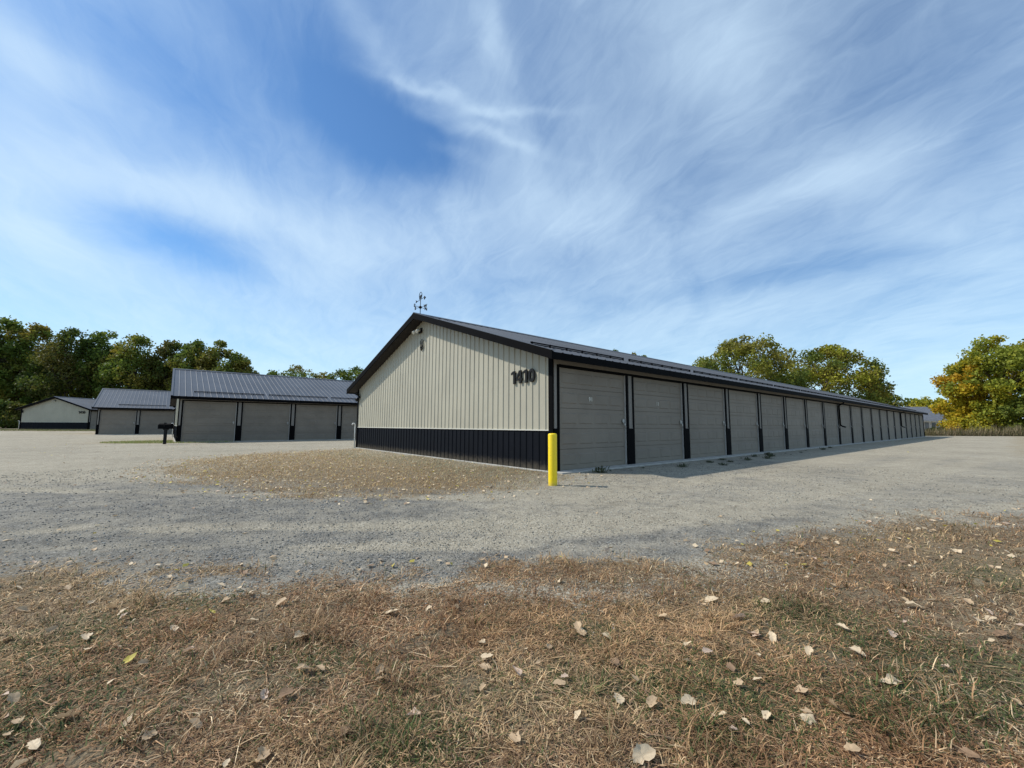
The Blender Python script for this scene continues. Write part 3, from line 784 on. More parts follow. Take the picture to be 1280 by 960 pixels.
# ------------------------------------------------------------------ house beyond the field
def far_house():
    root = empty('house', (80.4, 80, 0), R(4), 'white house with a grey roof far off past the end of the long row', 'house')
    w = MB(); w.box(-4.2, 0, -.3, 4.2, 8, 2.5); w.prism([(0, 2.5), (8, 2.5), (4, 5.0)], 0, -4.2, 4.2); w.build('wall', simple('white_siding', (.70, .71, .72), .7), root)
    r = MB()
    for s in (-1, 1):
        ye = 4+s*4.5
        r.prism([(4, 5.05), (ye, 2.25), (ye, 2.4), (4, 5.22)], 0, -4.5, 4.5)
    r.build('roof', simple('grey_shingles', (.13, .14, .16), .85, var=.2), root)
    gl = simple('dark_window_glass', (.03, .035, .04), .1)
    for x in (-3.0, .9, 3.1):
        f = MB(); f.box(x-.55, -.05, .9, x+.55, -.005, 2.05); f = f.build('window', M['white_pvc'], root)
        g = MB(); g.box(x-.47, -.062, .98, x+.47, -.052, 1.97); g.build('pane', gl, f)
    d = MB(); d.box(-.95, -.045, -.1, -.1, -.005, 2.0); d.build('door', simple('grey_door', (.2, .22, .25), .6), root)
    g = MB(); g.box(-4.5, -.62, 2.22, 4.5, -.50, 2.34); g.build('gutter', M['white_pvc'], root)
far_house()

# ------------------------------------------------------------------ trees
def leaf_cards(cent, size, col, flat=.0):
    """rhombic, slightly folded leaf clumps"""
    n = len(cent)
    a = rng.normal(size=(n, 3)); a[:, 2] *= (1-flat); a /= np.linalg.norm(a, axis=1)[:, None]
    t = rng.normal(size=(n, 3)); b = np.cross(a, t); b /= np.linalg.norm(b, axis=1)[:, None]
    s = size[:, None]
    w = np.cross(a, b)
    v = np.stack([cent-a*s*.5, cent+b*s*.38+w*s*.08, cent+a*s*.5, cent-b*s*.38+w*s*.08], 1).reshape(-1, 3)
    c = np.repeat(col, 4, axis=0)
    return v, c
def tree(x, y, H, Wd, palette, label, group, leaves=9000, base=.18, seed=1, leaf=.3, rz=0.0, form='round', zg=None, gap=.35, name='tree'):
    r_ = np.random.default_rng(seed)
    z0 = float(gz(x, y)) if zg is None else zg
    root = empty(name, (x, y, z0-.05), rz, label, 'tree', group)
    cb = H*base; R0 = Wd/2
    nb = int(80*max(1, Wd/9)*(H/12)**.5)
    blobs = []
    while len(blobs) < nb:
        t = r_.random(); 
        if form == 'round': env = math.sin(math.pi*min(1, .12+.88*t))**.55 if t < 1 else 0
        elif form == 'tall': env = (1-t)**.42*min(1, .55+t*1.6)
        else: env = (1-t**2.2)**.6
        rad = R0*env; th = r_.random()*2*math.pi; rr = rad*math.sqrt(r_.random()*.85+.15*r_.random())
        zz = cb+(H-cb)*(.04+t*.92)
        br = (.55+.70*r_.random())*(Wd/9)**.5*(1.0 if t < .8 else .8)
        blobs.append((rr*math.cos(th), rr*math.sin(th), min(zz, H-br*.7), br, t))
    # wood
    w = MB(); lean = (r_.normal()*.25, r_.normal()*.25)
    top = H*.72
    tp = [(0, 0, -.2)]+[(lean[0]*k+r_.normal()*.08, lean[1]*k+r_.normal()*.08, top*k) for k in np.linspace(.15, 1, 7)]
    tr = H*.022; w.tube(tp, [tr*1.35]+[tr*(1-.85*k)+.02 for k in np.linspace(.15, 1, 7)], 8)
    for (bx, by, bz, br, t) in blobs[::3]:
        k = min(.92, max(.14, (bz-H*.16)/top*.78)); i = min(6, max(1, int(k*7))); p0 = Vector(tp[i])
        if bz < p0.z+.3: i = max(1, i-1); p0 = Vector(tp[i])
        p2 = Vector((bx, by, bz)); pm = p0.lerp(p2, .5)+Vector((r_.normal()*.2, r_.normal()*.2, .25))
        l = tr*.34*(1-.5*k); w.tube([p0, pm, p2], [l, l*.6, .018], 5, cap=False)
    w.build('trunk', M['bark'], root)
    # leaves
    B = np.array(blobs); vol = B[:, 3]**2; pr = vol/vol.sum()
    which = r_.choice(len(B), leaves, p=pr)
    u = r_.normal(size=(leaves, 3)); u /= np.linalg.norm(u, axis=1)[:, None]
    rad = B[which, 3]*(r_.random(leaves)**.45)
    stray = 1+.5*(r_.random(leaves) < .18)*r_.random(leaves)
    cen = B[which, :3]+u*(rad*stray)[:, None]*np.array([1.05, 1.05, .95])
    # open gaps with 3-D noise
    q = vnoise(cen[:, 0]*.8+seed, cen[:, 2]*1.1+cen[:, 1]*.5)+vnoise(cen[:, 1]*.8-seed, cen[:, 2]*1.1-cen[:, 0]*.4)+.25*r_.random(leaves)
    keep = q > gap*2*.8+.1
    cen = cen[keep]; wh = which[keep]
    cen = cen[cen[:, 2] > cb*.55] if base > .1 else cen
    wh = wh[:len(cen)]
    n = len(cen)
    pal = np.array(palette); bc = r_.integers(0, len(pal), len(B))
    mixn = vnoise(cen[:, 0]*.35+seed*3, cen[:, 2]*.35+seed)
    pi = np.clip((mixn*len(pal)*1.2-.1*len(pal)+r_.normal(size=n)*.55).astype(int), 0, len(pal)-1)
    col = pal[pi]*(0.75+.5*r_.random((n, 1)))
    v, c = leaf_cards(cen, leaf*(.6+.8*r_.random(n)), col)
    me = np_mesh('crown', v, np.arange(4*n), np.arange(n)*4, np.full(n, 4), c, False, M['foliage'])
    link('crown', me, None, root)
    return root
DK = [(.06,.095,.018), (.085,.12,.021), (.11,.13,.024), (.13,.12,.025)]
DK2 = [(.11,.16,.026), (.15,.20,.03), (.20,.21,.032), (.24,.20,.032)]
OL = [(.10,.15,.026), (.14,.18,.03), (.18,.19,.03), (.20,.17,.028)]
GR = [(.13,.17,.03), (.18,.21,.035), (.26,.25,.034), (.22,.20,.04)]
YE = [(.27,.29,.033), (.42,.37,.03), (.52,.40,.025), (.50,.31,.022)]
YG = [(.24,.27,.035), (.34,.34,.035), (.44,.38,.03), (.26,.26,.035)]
GT = 'tall dark trees along the left edge of the lot'
def px2x(px, Y): return (px-640)/517*Y
left_spec = [ # px, Y, top px y, width
 (-45,74,392,11),(-5,76,396,10),(38,78,406,9),(82,76,410,10),(125,79,412,9),(165,77,420,9),(205,79,425,8.5),(238,78,426,9),(270,79,426,8),(296,80,442,6)]
words = ['leftmost tall dark tree, cut by the photo edge, in the row at the left', 'dark tree, second from the left edge in the tall row behind the far gable',
 'dark tree rising directly behind the left end of the far cream gable', 'tall dark tree rising behind the peak of the far cream gable',
 'broad dark tree behind the left end of the two-door storage roof', 'dark tree above the middle of the two-door storage roof', 'dark tree above the right end of the two-door storage roof',
 'olive dark tree just above the left corner of the four-door storage roof', 'rounded olive tree near the right end of the tall left row', 'thin airy tree, last at the right end of the tall left row']
for i, ((px, Y, ty, wd), lb) in enumerate(zip(left_spec, words)):
    H = (532.-2-ty)/517*Y+CAM_H
    tree(px2x(px, Y), Y, H, wd*1.35, (DK2 if i % 3 else DK) if i < 7 else OL, lb, GT, 12000, .14, 10+i, .40, gap=.22, form='tall' if i not in (8,) else 'round')
for i, (px, Y, ty, wd) in enumerate([(15,90,430,13),(70,90,434,13),(130,92,440,13),(190,92,446,12),(245,92,450,12)]):
    H = (530-ty)/517*Y+CAM_H
    tree(px2x(px, Y), Y, H, wd, DK, 'dark tree of the back line, filling the gaps low behind the tall left row', 'back line of trees behind the tall left row', 8000, .05, 40+i, .5, gap=.15)
for i, (px, Y, ty, wd) in enumerate([(-20,66,500,9),(8,64,505,7),(60,70,505,8),(110,74,505,8)]):
    H = (530-ty)/517*Y+CAM_H
    tree(px2x(px, Y), Y, H, wd, DK, 'low dark shrubby tree under the tall left row', 'undergrowth below the tall left row', 4000, .02, 60+i, .35, gap=.1, name='shrub')
for i, (px, Y, ty, wd, lb) in enumerate([(338,115,464,9,'small tree, leftmost above the middle of the four-door roof'), (372,118,457,13,'largest rounded tree above the middle of the four-door roof'),
        (402,120,466,9,'low tree between the rounded tree and the 1410 eave'), (424,118,462,9,'small tree left of the 1410 eave tip'), (444,120,459,10,'olive tree partly hidden by the eave tip of the 1410 gable'), (318,122,470,8,'lowest distant tree just right of the tall left row')]):
    H = (531-ty)/517*Y+CAM_H
    tree(px2x(px, Y), Y, H, wd*1.3, OL if i % 2 else DK2, lb, 'distant trees above the four-door roof', 7000, .1, 80+i, .5, gap=.2)
tree(39.8, 70, 15.9+.9, 17, GR, 'large green tree behind the long roof, the left of the two', 'pair of trees behind the long roof', 30000, .12, 101, .36, gap=.20)
tree(54.6, 71.5, 14.3+.9, 17, [GR[0], GR[1], OL[3], YG[1]], 'large green tree turning yellow behind the long roof, the right of the two', 'pair of trees behind the long roof', 26000, .12, 102, .36, gap=.27)
tree(99.5, 110, 10.4, 12, OL, 'low dark olive tree beyond the far end of the long roof', None, 7000, .08, 110, .5, gap=.2)
tree(104, 104, 8.8, 11, [YE[0], YE[1], YG[2]], 'low golden tree above the far end of the long roof', None, 7000, .05, 111, .45, gap=.15)
tree(112, 104, 9.2, 10, [YE[1], YE[2], YG[2]], 'golden tree directly above the white house roof', None, 7000, .05, 112, .45, gap=.15)
GRR = 'autumn trees at the right edge of the lot'
tree(74.0, 66.0, 12.2, 9.6, YE, 'yellow orange tree nearest the white house at the right', GRR, 19000, .04, 120, .36, gap=.2)
tree(76.5, 64, 15.6, 14, YG, 'tall yellow green tree at the right edge of the photo', GRR, 26000, .06, 121, .36, gap=.2)
tree(84, 62, 15.2, 12, [YG[0], GR[1], GR[0]], 'green tree cut off by the right edge of the photo', GRR, 15000, .06, 122, .36, gap=.2)
tree(74, 58.5, 6.6, 7, [YG[0], GR[0], GR[1]], 'low green tree in front of the yellow green one at the right', GRR, 9000, .02, 123, .33, gap=.2)

# trees behind the camera's left that the lot is ringed with: their tips show above the long ridge
for i, (px, Y, ty, wd, lb) in enumerate([(770,105,433.5,2.2,'tiny twig-like treetop just above the ridge, left of three'), (792.5,105,438,2.8,'tiny treetop just above the ridge, middle of three'), (806,105,441.5,2.0,'tiny treetop just above the ridge, right of three')]):
    H = (533.2-ty)/517*Y+CAM_H
    tree(px2x(px, Y), Y, H, 5, DK2, lb, 'far treetops peeping over the long ridge', 2500, .2, 130+i, .4, gap=.2, form='tall')

# ------------------------------------------------------------------ blades
def blades(name, x, y, ln, wd, tilt, col, mat, segs=3, z=None, curl=.5):
    n = len(x); z = gz(x, y) if z is None else z
    az = rng.random(n)*2*np.pi
    dx, dy = np.cos(az), np.sin(az); px, py = -dy, dx
    rows = []
    X = x.copy(); Y = y.copy(); Z = z-.006
    ang = tilt.copy()
    kink = rng.normal(size=n)*.35
    k = segs
    V = np.zeros((n, 2*k+1, 3))
    for s in range(k):
        w = wd*(1-s/k*.55)
        V[:, 2*s] = np.stack([X-px*w, Y-py*w, Z], 1); V[:, 2*s+1] = np.stack([X+px*w, Y+py*w, Z], 1)
        L = ln/k
        X = X+dx*L*np.cos(ang); Y = Y+dy*L*np.cos(ang); Z = Z+L*np.sin(ang)
        ang = ang-curl*(.5+rng.random(n))
        Z = np.maximum(Z, z+.002+.006*rng.random(n))
        az2 = kink; c, s_ = np.cos(az2), np.sin(az2); dx, dy = dx*c-dy*s_, dx*s_+dy*c; px, py = -dy, dx
    V[:, 2*k] = np.stack([X, Y, Z], 1)
    nv = 2*k+1; base = (np.arange(n)*nv)[:, None]
    loops = []; tot = []
    pat = []
    for s in range(k-1): pat += [2*s, 2*s+1, 2*s+3, 2*s+2]
    pat += [2*k-2, 2*k-1, 2*k]
    loops = (base+np.array(pat)[None]).ravel()
    t = np.array([4]*(k-1)+[3]); tot = np.tile(t, n); starts = np.concatenate([[0], np.cumsum(tot)[:-1]])
    cc = np.repeat(col, nv, axis=0)
    return np_mesh(name, V.reshape(-1, 3), loops, starts, tot, cc, False, mat)

STRAW = np.array([(.64,.46,.25), (.52,.35,.185), (.37,.23,.12), (.24,.14,.075), (.46,.285,.145), (.80,.63,.39)])
GREENS = np.array([(.085,.115,.032), (.13,.15,.05), (.06,.085,.025)])
def turf():
    # foreground sward: density falls with distance from the camera
    N = 520000
    rr = 1.15*np.exp(rng.random(N)*math.log(13/1.15)); th = (rng.random(N)-.5)*2*R(58)
    # area element ~ r^2 dlog r : this gives density ~ 1/r^2, i.e. even in the picture
    x = rr*np.sin(th); y = rr*np.cos(th)
    tm = grass_mask(x, y)
    s = fbm(x*2.2+9, y*2.2, 3)+fbm(x*7+1, y*7, 2)*.9
    keep = (rng.random(N) < sstep(tm, .18, .85)*(.74+1.1*s)) & (poly_sd(x, y, ISL) > .2)
    x, y, rr = x[keep], y[keep], rr[keep]; n = len(x)
    gp = green_patch(x, y); isg = rng.random(n) < gp*.42+.05
    pi = np.clip((vnoise(x*1.7, y*1.7)*5+rng.normal(size=n)*1.3).astype(int), 0, 5)
    col = STRAW[pi]*(.45+.72*rng.random((n, 1)))
    rust = sstep(fbm(x*.7+80, y*.7+2, 2), .0, .25)[:, None]
    col = col*(1-rust*np.array([.0,.10,.16]))
    col = np.where(isg[:, None], GREENS[rng.integers(0, 3, n)]*(.7+.6*rng.random((n, 1))), col)
    ln = .022+.052*rng.random(n)**1.9; ln = np.where(isg, ln*1.05, ln)*(1+.05*rr)
    tuft = sstep(fbm(x*6+3, y*6+8, 2), .05, .25); ln = ln*(.8+.75*tuft)
    longs = (rng.random(n) < .06) & ~isg; ln = np.where(longs, .09+.11*rng.random(n), ln)
    col = np.where(longs[:, None], col*1.25+.04, col*(.72+.5*vnoise(x*9, y*9))[:, None])
    wd = (.0009+.0009*rng.random(n))*(1+.22*rr)
    tilt = np.where(rng.random(n) < .66-.3*tuft, R(3)+R(24)*rng.random(n), R(28)+R(50)*rng.random(n)); tilt = np.where(longs, R(2)+R(16)*rng.random(n), tilt)
    o = link('dry_grass', blades('dry_grass', x, y, ln, wd, tilt, col, M['blade'], 3, curl=.42)); tag(o, 'matted dry brown grass with green tufts across the whole foreground', 'grass', kind='stuff')
turf()
def island_turf():
    N = 90000
    x = -10+12*rng.random(N); y = 6+13*rng.random(N)
    sd = poly_sd(x, y, ISL); tm = grass_mask(x, y)
    keep = (sd < .9) & (rng.random(N) < sstep(tm, .1, .9)*.8)
    x, y = x[keep], y[keep]; n = len(x)
    d, g = xy2dg(x, y)
    weedy = sstep(d, -3.2, -.9)*sstep(12-g, 0, 3)
    isw = rng.random(n) < weedy*.8
    pi = rng.integers(0, 6, n); col = STRAW[pi]*(.6+.7*rng.random((n, 1)))*np.array([1.0, .98, .80])
    col = np.where(isw[:, None], np.array([(.36,.37,.25)])*(.4+.9*rng.random((n, 1))), col)
    ln = .04+.06*rng.random(n); tilt = R(5)+R(55)*rng.random(n)
    o = link('dry_grass', blades('island_grass', x, y, ln, .003+.003*rng.random(n), tilt, col, M['blade'], 2, curl=.4)); tag(o, 'sparse dry grass patch between the lot and the 1410 gable', 'grass', kind='stuff')
    # far verge with tall dead stems beyond the end of the row
    N = 26000
    x = 46+55*rng.random(N); y = 52.6+5*rng.random(N)**1.3
    n = N; col = np.array([(.22,.17,.095), (.15,.125,.06), (.10,.105,.035), (.28,.22,.13)])[rng.integers(0, 4, n)]*(.6+.7*rng.random((n, 1)))
    o = link('tall_dead_grass', blades('tall_dead_grass', x, y, .25+1.1*rng.random(n)**2*(.3+1.7*vnoise(x*.6, y*.6)**1.5), .014+.012*rng.random(n), R(60)+R(28)*rng.random(n), col, M['blade'], 3, curl=.15)); tag(o, 'band of tall dead grass and weeds beyond the far end of the gravel', 'tall grass', kind='stuff')
    N = 30000
    x = -95+60*rng.random(N); y = 49.6+4.5*rng.random(N)
    n = N; col = np.array([(.16,.17,.05), (.24,.20,.09), (.11,.14,.04)])[rng.integers(0, 3, n)]*(.7+.6*rng.random((n, 1)))
    keep = ~((x < -55.8) & (x > -65.6) & (y > 55)); 
    o = link('lawn_strip', blades('lawn_strip', x, y, .06+.06*rng.random(n), .012+.01*rng.random(n), R(30)+R(50)*rng.random(n), col, M['blade'], 2, curl=.2)); tag(o, 'thin green lawn strip before the farthest gable', 'grass', kind='stuff')
    N = 9000
    t = 2*math.pi*rng.random(N); r = np.sqrt(rng.random(N)); u = 3.4*r*np.cos(t); v = 2.1*r*np.sin(t); c, s = math.cos(.4), math.sin(.4)
    x = -20.2+u*c-v*s; y = 25.1+u*s+v*c
    d, g = xy2dg(x, y); k = g < 24.0; k |= d < -6.5; x, y = x[k], y[k]; n = len(x)
    col = np.array([(.28,.32,.09), (.42,.36,.18), (.20,.26,.07)])[rng.integers(0, 3, n)]*(.7+.6*rng.random((n, 1)))
    o = link('lawn_patch', blades('lawn_patch', x, y, .06+.07*rng.random(n), .006+.006*rng.random(n), R(30)+R(50)*rng.random(n), col, M['blade'], 2, curl=.2)); tag(o, 'small green grass patch round the mailbox post', 'grass', kind='stuff')
island_turf()

# ------------------------------------------------------------------ loose stones
def stones():
    N = 75000
    rr = 2.2*np.exp(rng.random(N)*math.log(14/2.2)); th = (rng.random(N)-.5)*2*R(56)
    x = rr*np.sin(th); y = rr*np.cos(th); tm = grass_mask(x, y)
    d, g = xy2dg(x, y)
    keep = (rng.random(N) < (1-tm)*.9+.10*(tm < .85)) & ~((d > -.06) & (g > -.33)) & (fbm(x*1.1, y*1.1, 3)+.5 > rng.random(N)*.9)
    x, y, rr = x[keep], y[keep], rr[keep]; n = len(x)
    r = (.0028+.005*rng.random(n)**2.2)*(1+.10*rr)
    z = gz(x, y)+r*.25
    base = np.array([(1,0,0),(0,1,0),(-1,0,0),(0,-1,0),(0,0,1),(0,0,-1)], float)
    V = base[None]*(.6+.7*rng.random((n, 6, 1)))*r[:, None, None]; V[:, :, 2] *= .75
    a = rng.random(n)*6.28; c, s = np.cos(a)[:, None], np.sin(a)[:, None]
    vx = V[:, :, 0]*c-V[:, :, 1]*s; vy = V[:, :, 0]*s+V[:, :, 1]*c
    V = np.stack([vx+x[:, None], vy+y[:, None], V[:, :, 2]+z[:, None]], 2)
    F = np.array([(0,1,4),(1,2,4),(2,3,4),(3,0,4),(1,0,5),(2,1,5),(3,2,5),(0,3,5)])
    loops = ((np.arange(n)*6)[:, None]+F.ravel()[None]).ravel()
    fr = bluegrey_patch(x, y)[:, None]
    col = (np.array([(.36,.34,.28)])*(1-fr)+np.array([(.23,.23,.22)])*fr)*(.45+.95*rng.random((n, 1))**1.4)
    me = np_mesh('loose_gravel', V.reshape(-1, 3), loops, np.arange(n*8)*3, np.full(n*8, 3), np.repeat(col, 6, axis=0), False, M['stone'])
    tag(link('loose_gravel', me), 'loose crushed stone scattered on the gravel lot', 'gravel', kind='stuff')
stones()

# ------------------------------------------------------------------ fallen leaves
def leaf_mesh(seed, tone):
    r_ = np.random.default_rng(seed); n = 22
    th = np.linspace(0, 2*np.pi, n, endpoint=False)
    rad = .5*(1+.10*np.cos(2*th)+.14*np.cos(th)+.075*r_.normal(size=n))
    tipb = np.exp(-((th-0)**2)/.06)+np.exp(-((th-2*np.pi)**2)/.06); rad = rad+tipb*.22
    rad = rad*(1+.09*np.sin(th*(3+seed % 4)+seed))
    # ragged torn bite
    b0 = r_.random()*6.28; dth = np.abs((th-b0+np.pi) % (2*np.pi)-np.pi); rad = rad*(1-.5*np.exp(-(dth/.4)**2)*(r_.random() < .75))
    cu = .5+1.5*r_.random(); tw = r_.normal()*.5
    def P(r, t):
        x = r*np.cos(t); y = r*np.sin(t)*.86
        z = cu*(y*y)*.9+tw*x*y*.8+.35*(x*x)*r_.choice([-1, 1])*0+.10*np.abs(y)**.8*0
        return x, y, z
    rings = [0.33, .68, 1.0]; V = [(0, 0, 0)]
    for f in rings:
        x, y, z = P(rad*f, th); z = z+.02*f*np.sin(th*5+seed)+.02*f*r_.normal(size=n)
        V += list(zip(x, y, z))
    F = []
    for i in range(n): F.append((0, 1+i, 1+(i+1) % n))
    for k in range(2):
        for i in range(n):
            j = (i+1) % n; F.append((1+k*n+i, 1+(k+1)*n+i, 1+(k+1)*n+j, 1+k*n+j))
    # petiole
    b = len(V); V += [(-.40, .012, .01), (-.40, -.012, .01), (-.62, .01, .06), (-.62, -.01, .06), (-.82, 0, .05)]
    F += [(b, b+1, b+3, b+2), (b+2, b+3, b+4)]
    V = np.array(V); V[:, 2] -= V[:, 2].min()
    tot = np.array([len(f) for f in F]); loops = np.concatenate([np.array(f) for f in F])
    st = np.concatenate([[0], np.cumsum(tot)[:-1]])
    col = np.tile(np.array(tone), (len(V), 1)); r2 = np.hypot(V[:, 0], V[:, 1])[:, None]
    col = col*(1-.22*np.abs(V[:, 1:2]) < 0)+col*(.86+.22*r_.random((len(V), 1)))
    col[np.abs(V[:, 1]) < .03] *= .8
    return np_mesh('fallen_leaf', V, loops, st, tot, col, True, M['leaf'])
TONES = {'pale cream': (.74,.58,.38), 'tan': (.56,.40,.24), 'brown': (.30,.19,.11), 'pinkish tan': (.66,.49,.36), 'yellow': (.62,.50,.10)}
LEAVES = {k: [leaf_mesh(200+i*7+j*31, t) for j in range(4 if k != 'yellow' else 2)] for i, (k, t) in enumerate(TONES.items())}
def unproj(u, v):
    f, pi_, ro = 517., .1005, .0043
    u = u-640; v = v-480; c, s = math.cos(ro), math.sin(ro); uu = c*u+s*v; vv = -s*u+c*v; zc = -vv
    y = f*math.cos(pi_)-zc*math.sin(pi_); z = f*math.sin(pi_)+zc*math.cos(pi_); t = -CAM_H/z; return uu*t, y*t
# leaf places read off the photograph: ground x, ground y, size (m), tone, label
spots = [((802,945),30,'pale cream','largest pale torn leaf, on the dry grass at the bottom middle'), ((518,898),19,'pinkish tan','pinkish upright leaf on the dry grass below the bollard and to its left'),
 ((1049,890),28,'tan','long curled tan leaf on the grass toward the bottom right'), ((1009,905),17,'pale cream','small square-looking pale leaf just left of the long curled tan leaf'),
 ((1063,943),18,'tan','tan leaf lying flat below the long curled tan leaf'), ((1145,758),20,'pale cream','bright cream leaf standing up in the grass at the right'),
 ((378,797),20,'pale cream','bright pale leaf tilted on the grass below the far left gravel edge'), ((1074,818),17,'pale cream','pale yellow tinted leaf right of the middle of the grass'),
 ((1118,852),17,'pale cream',None), ((1000,864),16,'tan',None), ((965,797),14,'pale cream',None), ((926,775),17,'pinkish tan','curled pinkish leaf on edge near the gravel fringe'), ((888,752),16,'pale cream',None),
 ((1054,787),16,'pale cream',None), ((858,829),12,'pale cream',None), ((491,766),18,'pale cream','long pale leaf folded lengthwise near the gravel edge'), ((185,920),20,'tan','tan leaf standing on edge at the lower left'), ((28,955),20,'pale cream','pale leaf at the very bottom left corner'),
 ((536,762),11,'pale cream',None), ((570,750),13,'tan',None), ((227,735),14,'pale cream','lone pale leaf on the gravel edge at the left'), ((283,752),13,'tan',None), ((108,798),16,'pale cream',None),
 ((265,765),10,'yellow','bright yellow leaf by the left gravel edge'), ((160,828),14,'yellow','yellow leaf on the dark green tuft at the left'), ((177,832),14,'tan',None), ((330,870),15,'pinkish tan',None),
 ((433,920),20,'brown','brown crumpled leaf low in the grass left of the middle'), ((386,840),13,'tan',None), ((397,838),15,'tan',None), ((602,803),10,'pale cream',None), ((686,807),9,'tan',None), ((728,788),10,'pale cream',None),
 ((893,740),12,'tan',None), ((1240,753),12,'tan',None), ((1275,690),14,'pale cream',None), ((1225,730),12,'pale cream',None), ((1195,690),12,'pale cream',None), ((1137,685),10,'tan',None), ((1160,665),10,'tan',None),
 ((1100,690),11,'tan',None), ((1068,700),10,'pale cream',None), ((1240,775),15,'pale cream',None), ((1180,835),14,'pinkish tan',None), ((140,760),13,'tan',None), ((155,765),13,'pale cream',None), ((60,790),14,'tan',None),
 ((20,735),13,'pale cream',None), ((47,738),11,'tan',None), ((85,735),10,'tan',None), ((115,752),10,'pale cream',None), ((210,722),10,'pale cream',None), ((372,715),9,'tan',None), ((150,742),10,'tan',None),
 ((475,840),12,'tan',None), ((478,850),12,'tan',None), ((1208,945),18,'brown',None), ((1232,725),12,'tan',None), ((700,725),9,'pale cream',None), ((728,790),9,'tan',None), ((1272,880),14,'tan',None), ((645,925),14,'tan',None), ((75,880),16,'brown',None), ((245,905),14,'tan',None)]
COMMON = 'one of the many small dry leaves strewn over the foreground grass and its gravel edge'
seen = set()
for (uvp, pxs, tone, lb) in spots:
    x, y = unproj(*uvp); d_ = math.hypot(math.hypot(x, y), CAM_H); sz = max(.042, min(.088, pxs*y/517*.80))
    o = bpy.data.objects.new('fallen_leaf', random.choice(LEAVES[tone])); C.objects.link(o)
    o.location = (x, y, float(gz(x, y))+.017); o.scale = (sz, sz, sz)
    o.rotation_euler = (random.gauss(0, .35)+.30, random.gauss(0, .35), random.random()*6.28)
    tag(o, lb or COMMON, 'leaf', 'dry leaves fallen in the foreground')
cnt = 0
while cnt < 225:
    rr = 1.6*math.exp(random.random()*math.log(9/1.6)); th = (random.random()-.5)*2*R(54); x, y = rr*math.sin(th), rr*math.cos(th)
    s = float(gravel_sd(np.array([x]), np.array([y]))[0])
    pr = 1 if s < .3 else .25
    if y > 5.2 and s < -.1 and x < 3: continue
    if abs(x) < y*.5: pr *= .55
    pr *= min(1, max(.12, .5+3.2*float(fbm(np.array([x*1.4+7]), np.array([y*1.4]), 2)[0])))
    if random.random() > pr: continue
    tone = random.choices(list(TONES), [.36, .34, .12, .16, .02])[0]; sz = .020+.036*random.random()**1.4
    o = bpy.data.objects.new('fallen_leaf', random.choice(LEAVES[tone])); C.objects.link(o)
    o.location = (x, y, float(gz(x, y))+(.019 if s < .1 else .005)); o.scale = (sz, sz, sz*.8)
    o.rotation_euler = (random.gauss(0, .3), random.gauss(0, .3), random.random()*6.28)
    tag(o, COMMON, 'leaf', 'dry leaves fallen in the foreground'); cnt += 1
def litter():
    N = 60000
    x = -24+50*rng.random(N); y = 3.2+30*rng.random(N)**1.3; s = gravel_sd(x, y); d, g = xy2dg(x, y)
    isl = poly_sd(x, y, ISL)
    p = np.where(isl < .9, .75*sstep(-x, -1, 5)+.40, .0)
    p = np.maximum(p, .03*sstep(-x, 0, 8))
    p = np.maximum(p, np.where((y < 14) & (s < .2) & (isl > 1), .30, 0)); p = np.maximum(p, .004)
    k = (rng.random(N) < p) & ~((d > -.06) & (g > -.35) & (g < 13)) & ~((g > 24) & (d > -6.5)) ; x, y = x[k], y[k]; n = len(x)
    T = np.array(list(TONES.values()))[rng.choice(5, n, p=[.42, .26, .1, .12, .10])]*(.7+.5*rng.random((n, 1)))
    cen = np.stack([x, y, gz(x, y)+.012], 1)
    v, c = leaf_cards(cen, .030+.045*rng.random(n), T, .0)
    v = v.reshape(n, 4, 3); v[:, :, 2] = (v[:, :, 2]-cen[:, None, 2])*.45+cen[:, None, 2]+.006
    me = np_mesh('leaf_litter', v.reshape(-1, 3), np.arange(4*n), np.arange(n)*4, np.full(n, 4), c, False, M['leaf'])
    tag(link('leaf_litter', me), 'small fallen leaves strewn over the gravel and the dry patch by the gable', 'leaves', kind='stuff')
litter()

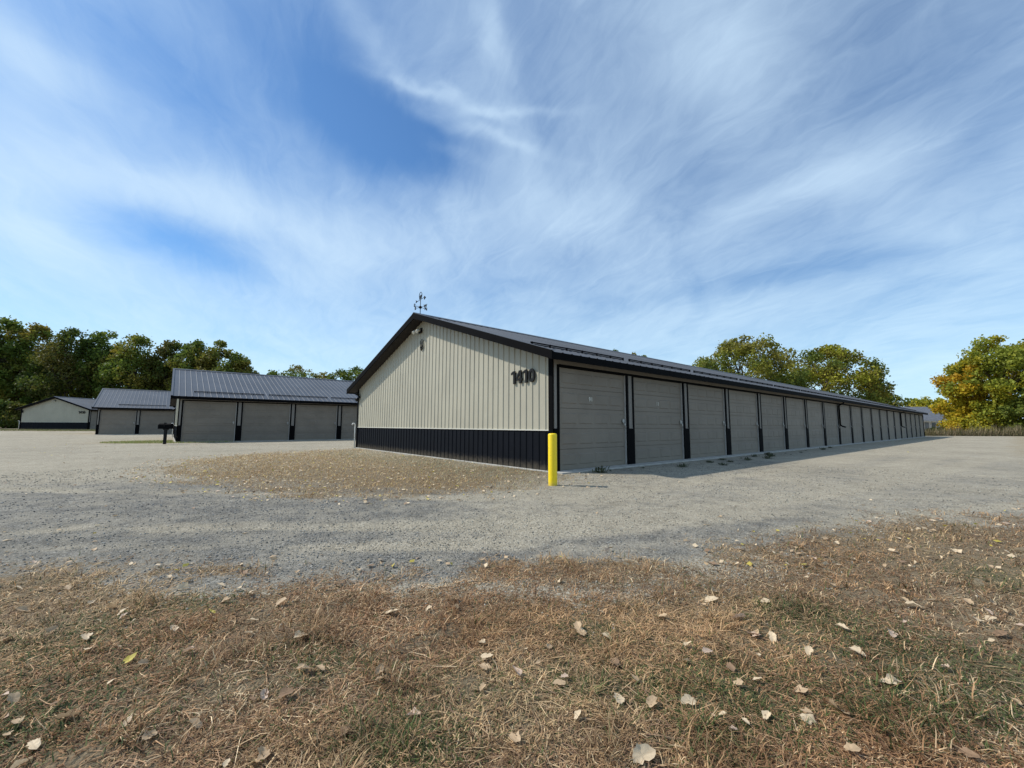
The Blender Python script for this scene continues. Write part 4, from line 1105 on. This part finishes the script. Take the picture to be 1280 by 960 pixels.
# ------------------------------------------------------------------ weeds beside the door row
def weed_mesh(seed):
    n = 60; r_ = np.random.default_rng(seed); mb = MB()
    for i in range(n):
        a = r_.random()*6.28; t = r_.random()*1.2; L = .05+.10*r_.random(); w = .008+.008*r_.random()
        d = Vector((math.cos(a)*math.cos(t), math.sin(a)*math.cos(t), math.sin(t))); s = Vector((-math.sin(a), math.cos(a), 0))*w
        o = Vector((r_.normal()*.05, r_.normal()*.05, 0)); m = o+d*L*.6; e = o+d*L-Vector((0, 0, .02*L/.1))
        mb.quad([o-s*.3, m-s, e, m+s])
    me = mb.mesh('weed_tuft'); me.materials.append(M['weed']); return me
WM = [weed_mesh(i) for i in range(4)]
wl = [(.9,-.62),(1.35,-.55),(1.9,-.75),(2.6,-.62),(3.7,-1.1),(4.3,-.8),(5.1,-1.5),(5.6,-.9),(6.3,-1.2),(6.9,-.7),(7.4,-1.25),(8.1,-.8),(8.7,-1.4),(9.3,-.75),(9.9,-1.1),(10.8,-.7),(11.6,-1.2),(12.3,-.8),(13.5,-1.0),(15.2,-.7),(17.0,-.9),(19.1,-.7)]
for i, (d, g) in enumerate(wl):
    x, y = dg2xy(d, g); o = bpy.data.objects.new('weed_tuft', WM[i % 4]); C.objects.link(o)
    o.location = (x, y, float(gz(x, y))); o.rotation_euler = (0, 0, random.random()*6.28); s = random.choice([.35, .5, .6, .8, 1.0, 1.3])*(.8+.4*random.random()); o.scale = (s, s*.8, s*(.7+.7*random.random()))
    tag(o, 'small dark weed tuft in the shaded gravel strip below the garage doors', 'weed', 'weeds in the shaded strip along the doors')
# golden shrubs round the house and behind the end of the row
for i, (px, Y, ty, wd, pal, lb) in enumerate([(1172,66,536,3.2,[YG[0],OL[1]],'low pale green shrub before the white house wall'), (1182,64,532,3.0,[OL[0],OL[1]],'low dark green shrub right of the pale one before the white house'),
        (1196,61,523,4.0,YE,'golden bush at the foot of the yellow orange tree'), (1212,60,527,4.5,YG,'yellow green bush at the foot of the tall yellow green tree')]):
    H = (534.8-ty)/517*Y+CAM_H
    tree(px2x(px, Y), Y, H, wd, pal, lb, 'bushes beyond the end of the gravel', 3500, .02, 150+i, .26, gap=.12, name='bush')
